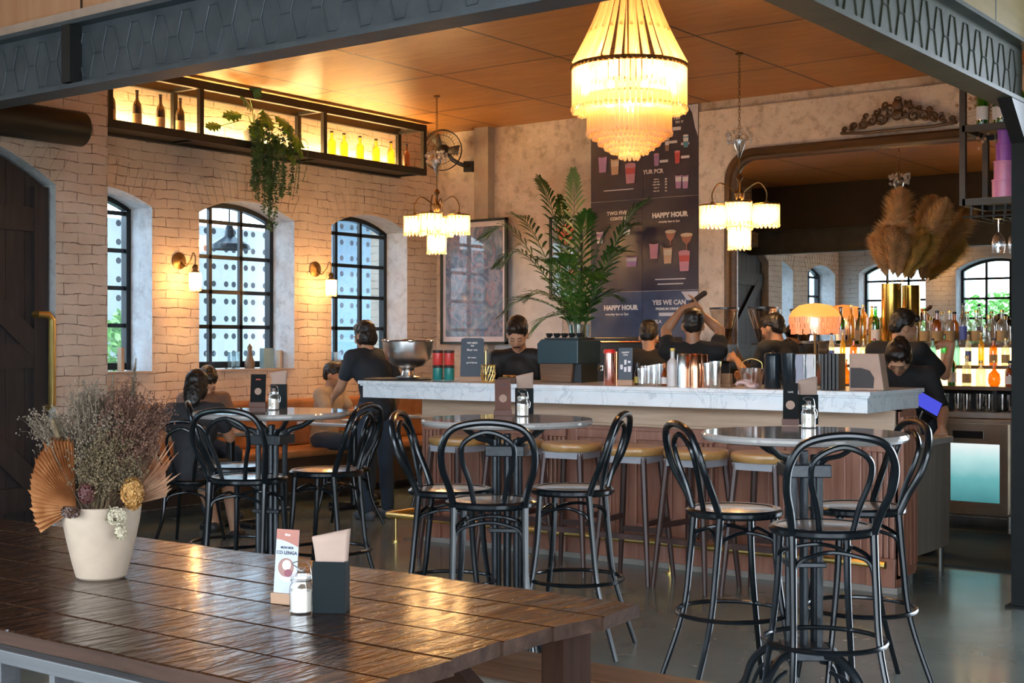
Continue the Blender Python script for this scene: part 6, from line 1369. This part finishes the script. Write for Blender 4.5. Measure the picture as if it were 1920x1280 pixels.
    for q in 'LR':
        e_ = P['sh'+q].lerp(P['el'+q], min(1, sleeve*1.0)); c.cap(P['sh'+q], e_, .063, .058)
        if sleeve > 1: c.cap(P['el'+q], P['el'+q].lerp(P['wr'+q], sleeve-1), .052, .042)
    c.cap(P['pel']-up2*.02, P['pel']+up2*.08, .14, .13); remesh(c, .011, 'shirt', shirt, g, 3, .010, 9)
    t_ = MB(); t_.ell(P['pel']-up2*.02, (.160, .122, .12), 18, 10, T2.to_4x4())
    for q in 'LR':
        t_.cap(P['hip'+q], P['kne'+q], .094, .068)
        if not legs_bare: t_.cap(P['kne'+q], P['ank'+q]+V(0, 0, .02), .068, .056)
    remesh(t_, .013, 'shorts' if legs_bare else 'trousers', pants, g, 3, .008, 8)
    for q in 'LR':
        fd = P.get('foot'+q, None); fd = Vector(fd) if fd is not None else V(.02 if q == 'R' else -.02, 1, 0); fd = fd.normalized()
        z = MB(); a = P['ank'+q]-V(0, 0, .04); z.cap(a-fd*.045, a+fd*.02, .040, .042); z.cap(a+fd*.02-V(0, 0, .003), a+fd*.15-V(0, 0, .006), .042, .034); remesh(z, .009, 'shoe', shoes, g, 3)
    return g
# man with moustache behind the bar, looking down
pm = atD(977, 0, 10.05)
SC = 1.04
person('man with a moustache in a black open shirt looking down behind the bar', (pm.x, pm.y, 0), math.radians(-158), dict(
    pel=(0, -.10, .93), chest=(0, -.0, 1.22), neck=(.0, .05, 1.385), head=(0.0, .11, 1.50), pitch=.55, yaw=.12, shL=(-.185, .03, 1.32), shR=(.185, .03, 1.32), elL=(-.25, .10, 1.06), elR=(.26, .12, 1.06), wrL=(-.10, .30, 1.13), wrR=(.16, .33, 1.15), hdL=(.5, .8, .1), hdR=(-.5, .8, .0), hnL=(0, 0, -1), hnR=(0, 0, -1), hipL=(-.085, -.10, .88), hipR=(.085, -.10, .88)),
    shirt=M('black_open_shirt', (.012, .011, .013), .6, bump=.3, bs=14), hair='thick', tash=True, sleeve=1.35, hand=('grip', 'grip'), vox=.0065, s=.985)
# baristas seen from behind
p = atD(1219, 0, 11.1); person('barista in a black t-shirt seen from behind, head bent, at the coffee machine', (p.x, p.y, 0), math.radians(36), dict(
    chest=(0, .04, 1.21), neck=(0, .07, 1.37), head=(0, .12, 1.49), pitch=.45, yaw=-.25, shL=(-.17, .05, 1.32), shR=(.17, .05, 1.32), elL=(-.24, .12, 1.08), elR=(.24, .12, 1.08), wrL=(-.14, .32, 1.05), wrR=(.14, .32, 1.05), hdL=(.2, 1, 0), hdR=(-.2, 1, 0)), hair='thick', skin=0, hand=('grip', 'grip'), sleeve=.6, s=.985)
p = atD(1299, 0, 9.7); person('barista in a black t-shirt seen from behind with both arms raised overhead', (p.x, p.y, 0), math.radians(29), dict(
    head=(0, .03, 1.55), pitch=.2, neck=(0, 0, 1.42), shL=(-.18, .0, 1.37), shR=(.18, .0, 1.37), elL=(-.195, .12, 1.52), elR=(.195, .12, 1.52), wrL=(-.085, .14, 1.665), wrR=(.06, .16, 1.64), hdL=(.75, .1, .5), hdR=(-.3, .1, .8), hnL=(.5, 0, -.8), hnR=(-.5, 0, -.6)), hair='short', skin=1, hand=('grip', 'relax'), sleeve=.45, s=.995)
hh = Matrix.Rotation(math.radians(29), 4, 'Z') @ (V(.03, .16, 1.73)*1.01)+V(p.x, p.y, 0)
m = MB(); m.cap(hh-V(.045, 0, .03), hh+V(.05, .02, .035), .018, .020); tag(m.build('dark_cloth', M('dark_brown_cloth', (.05, .025, .015), .8)), 'small dark object held up by the barista with raised arms', 'cloth')
# dim figure by the grinders
p = atD(1458, 0, 10.9); person('dimly seen person in black between the grinders and the fringed lamp', (p.x, p.y, 0), math.radians(80), dict(
    head=(0, .05, 1.55), pitch=.3, elL=(-.22, .12, 1.14), elR=(.22, .10, 1.14), wrL=(-.10, .34, 1.30), wrR=(.12, .36, 1.16), hdL=(.1, 1, .2), hdR=(-.1, 1, .1)), hair='short', skin=1, s=.99, hand=('grip', 'grip'))
# man at the back bar
p = atD(1676, 0, 10.05); person('bartender in black t-shirt seen from behind reaching toward the lit bottles', (p.x, p.y, 0), math.radians(-2), dict(
    chest=(.01, .05, 1.22), neck=(.01, .08, 1.38), head=(.02, .13, 1.50), pitch=.35, yaw=-.75, shL=(-.17, .05, 1.33), shR=(.18, .06, 1.33), elL=(-.24, .16, 1.14), elR=(.30, .20, 1.16), wrL=(-.02, .34, 1.30), wrR=(.33, .26, 1.38), hdL=(.4, .6, .4), hdR=(-.8, .2, .2), hnL=(.5, 0, -.8), hnR=(-.3, .5, -.8)), hair='thick', skin=0, hand=('grip', 'grip'), sleeve=.75, s=1.02)
# woman at the right end
p = atD(1700, 0, 9.05); person('young woman in black t-shirt bending over the right end of the bar, looking down', (p.x, p.y, 0), math.radians(-176), dict(
    pel=(0, -.16, .90), chest=(.0, .0, 1.12), neck=(0.0, .09, 1.245), head=(.0, .175, 1.325), pitch=.95, yaw=.10, roll=-.1, shL=(-.16, .05, 1.20), shR=(.16, .05, 1.20), elL=(-.25, .05, .98), elR=(.22, .15, 1.0), wrL=(-.285, .20, .88), wrR=(.10, .30, 1.0), hdL=(-.15, .35, -.9), hdR=(-.4, .8, -.1), hnL=(.3, -.9, 0), hnR=(0, 0, -1), hipL=(-.085, -.16, .86), hipR=(.085, -.16, .86), ankL=(-.1, -.16, .08), ankR=(.1, -.14, .08), kneL=(-.09, -.12, .46), kneR=(.09, -.12, .46)),
    hair='bun', skin=0, sleeve=.8, hand=('relax', 'relax'), vox=.0065, s=1.0)
# tablet by the woman
t_ = atD(1738, 757, 8.42); g = thing('tablet', 'glowing blue tablet on a stand at the right end of the bar below the woman', 'tablet', t_, math.radians(30))
TT = Matrix.Rotation(math.radians(30), 4, 'Y') @ Matrix.Rotation(math.radians(-38), 4, 'X')
MB().box((0, 0, 0), (.18, .008, .13), M=TT).build('tablet_body', BLKP, g, smooth=0, bevel=.002); MB().box(TT @ V(0, -.005, .004), (.17, .001, .11), M=TT).build('screen', EM('blue_screen', (.06, .07, .55), .9), g, smooth=0)
MB().tube([(-.02, .01, -.04), (-.05, .04, -.12), (-.03, .04, -(t_.z-.845))], .006, 8).build('tablet_stand', STEEL, g)
# blurred waiter, seated guests
p = atD(707, 0, 10.95); person('waiter in dark t-shirt and jeans leaning at the left end of the bar', (p.x, p.y, 0), math.radians(75), dict(
    pel=(0, 0, .93), chest=(0, .08, 1.20), neck=(0, .14, 1.36), head=(.0, .19, 1.475), pitch=.35, yaw=.1, shL=(-.175, .11, 1.30), shR=(.175, .11, 1.30), elL=(-.22, .20, 1.06), elR=(.24, .06, 1.05), wrL=(-.16, .40, .98), wrR=(.26, .14, .82)), shirt=M('navy_black_tee', (.018, .025, .035), .8), hair='bob', skin=0, sleeve=.6, s=1.0, shoes=M('grey_sneaker', (.10, .12, .15), .6))
SIT = dict(pel=(0, 0, .56), hipL=(-.09, .02, .53), hipR=(.09, .02, .53), kneL=(-.11, .44, .52), kneR=(.11, .44, .52), ankL=(-.11, .42, .08), ankR=(.11, .44, .08), chest=(0, .04, .84), neck=(0, .07, 1.00), shL=(-.17, .06, .95), shR=(.17, .06, .95), elL=(-.22, .18, .76), elR=(.22, .18, .76), wrL=(-.12, .38, .80), wrR=(.12, .38, .80), head=(0, .11, 1.12), pitch=.35, hdL=(.2, 1, 0), hdR=(-.2, 1, 0), hnL=(0, 0, -1), hnR=(0, 0, -1))
person('seated guest in dark clothes with bare legs, half hidden by the dried flowers', (-7.55, 6.35, -.02), face((-.55, .9, 0)), {**SIT, 'ankL': (-.02, .60, .10), 'ankR': (.22, .30, .08)}, shirt=M('dark_grey_top', (.03, .03, .035), .8), pants=M('dark_shorts', (.02, .02, .02), .8), hair='long', skin=0, legs_bare=True)
person('seated dark-haired guest on the banquette behind the left bar table, head bowed', (-8.86, 7.55, 0), face((1, -.35, 0)), {**SIT, 'pitch': .8, 'head': (0, .13, 1.10)}, shirt=M('brown_top', (.16, .09, .06), .8), hair='long', skin=0)
person('seated guest in a beige t-shirt on the banquette left of the waiter', (-8.86, 9.0, 0), face((1, .25, 0)), {**SIT, 'pitch': .2}, shirt=M('beige_tee', (.42, .32, .23), .8), hair='short', skin=1)
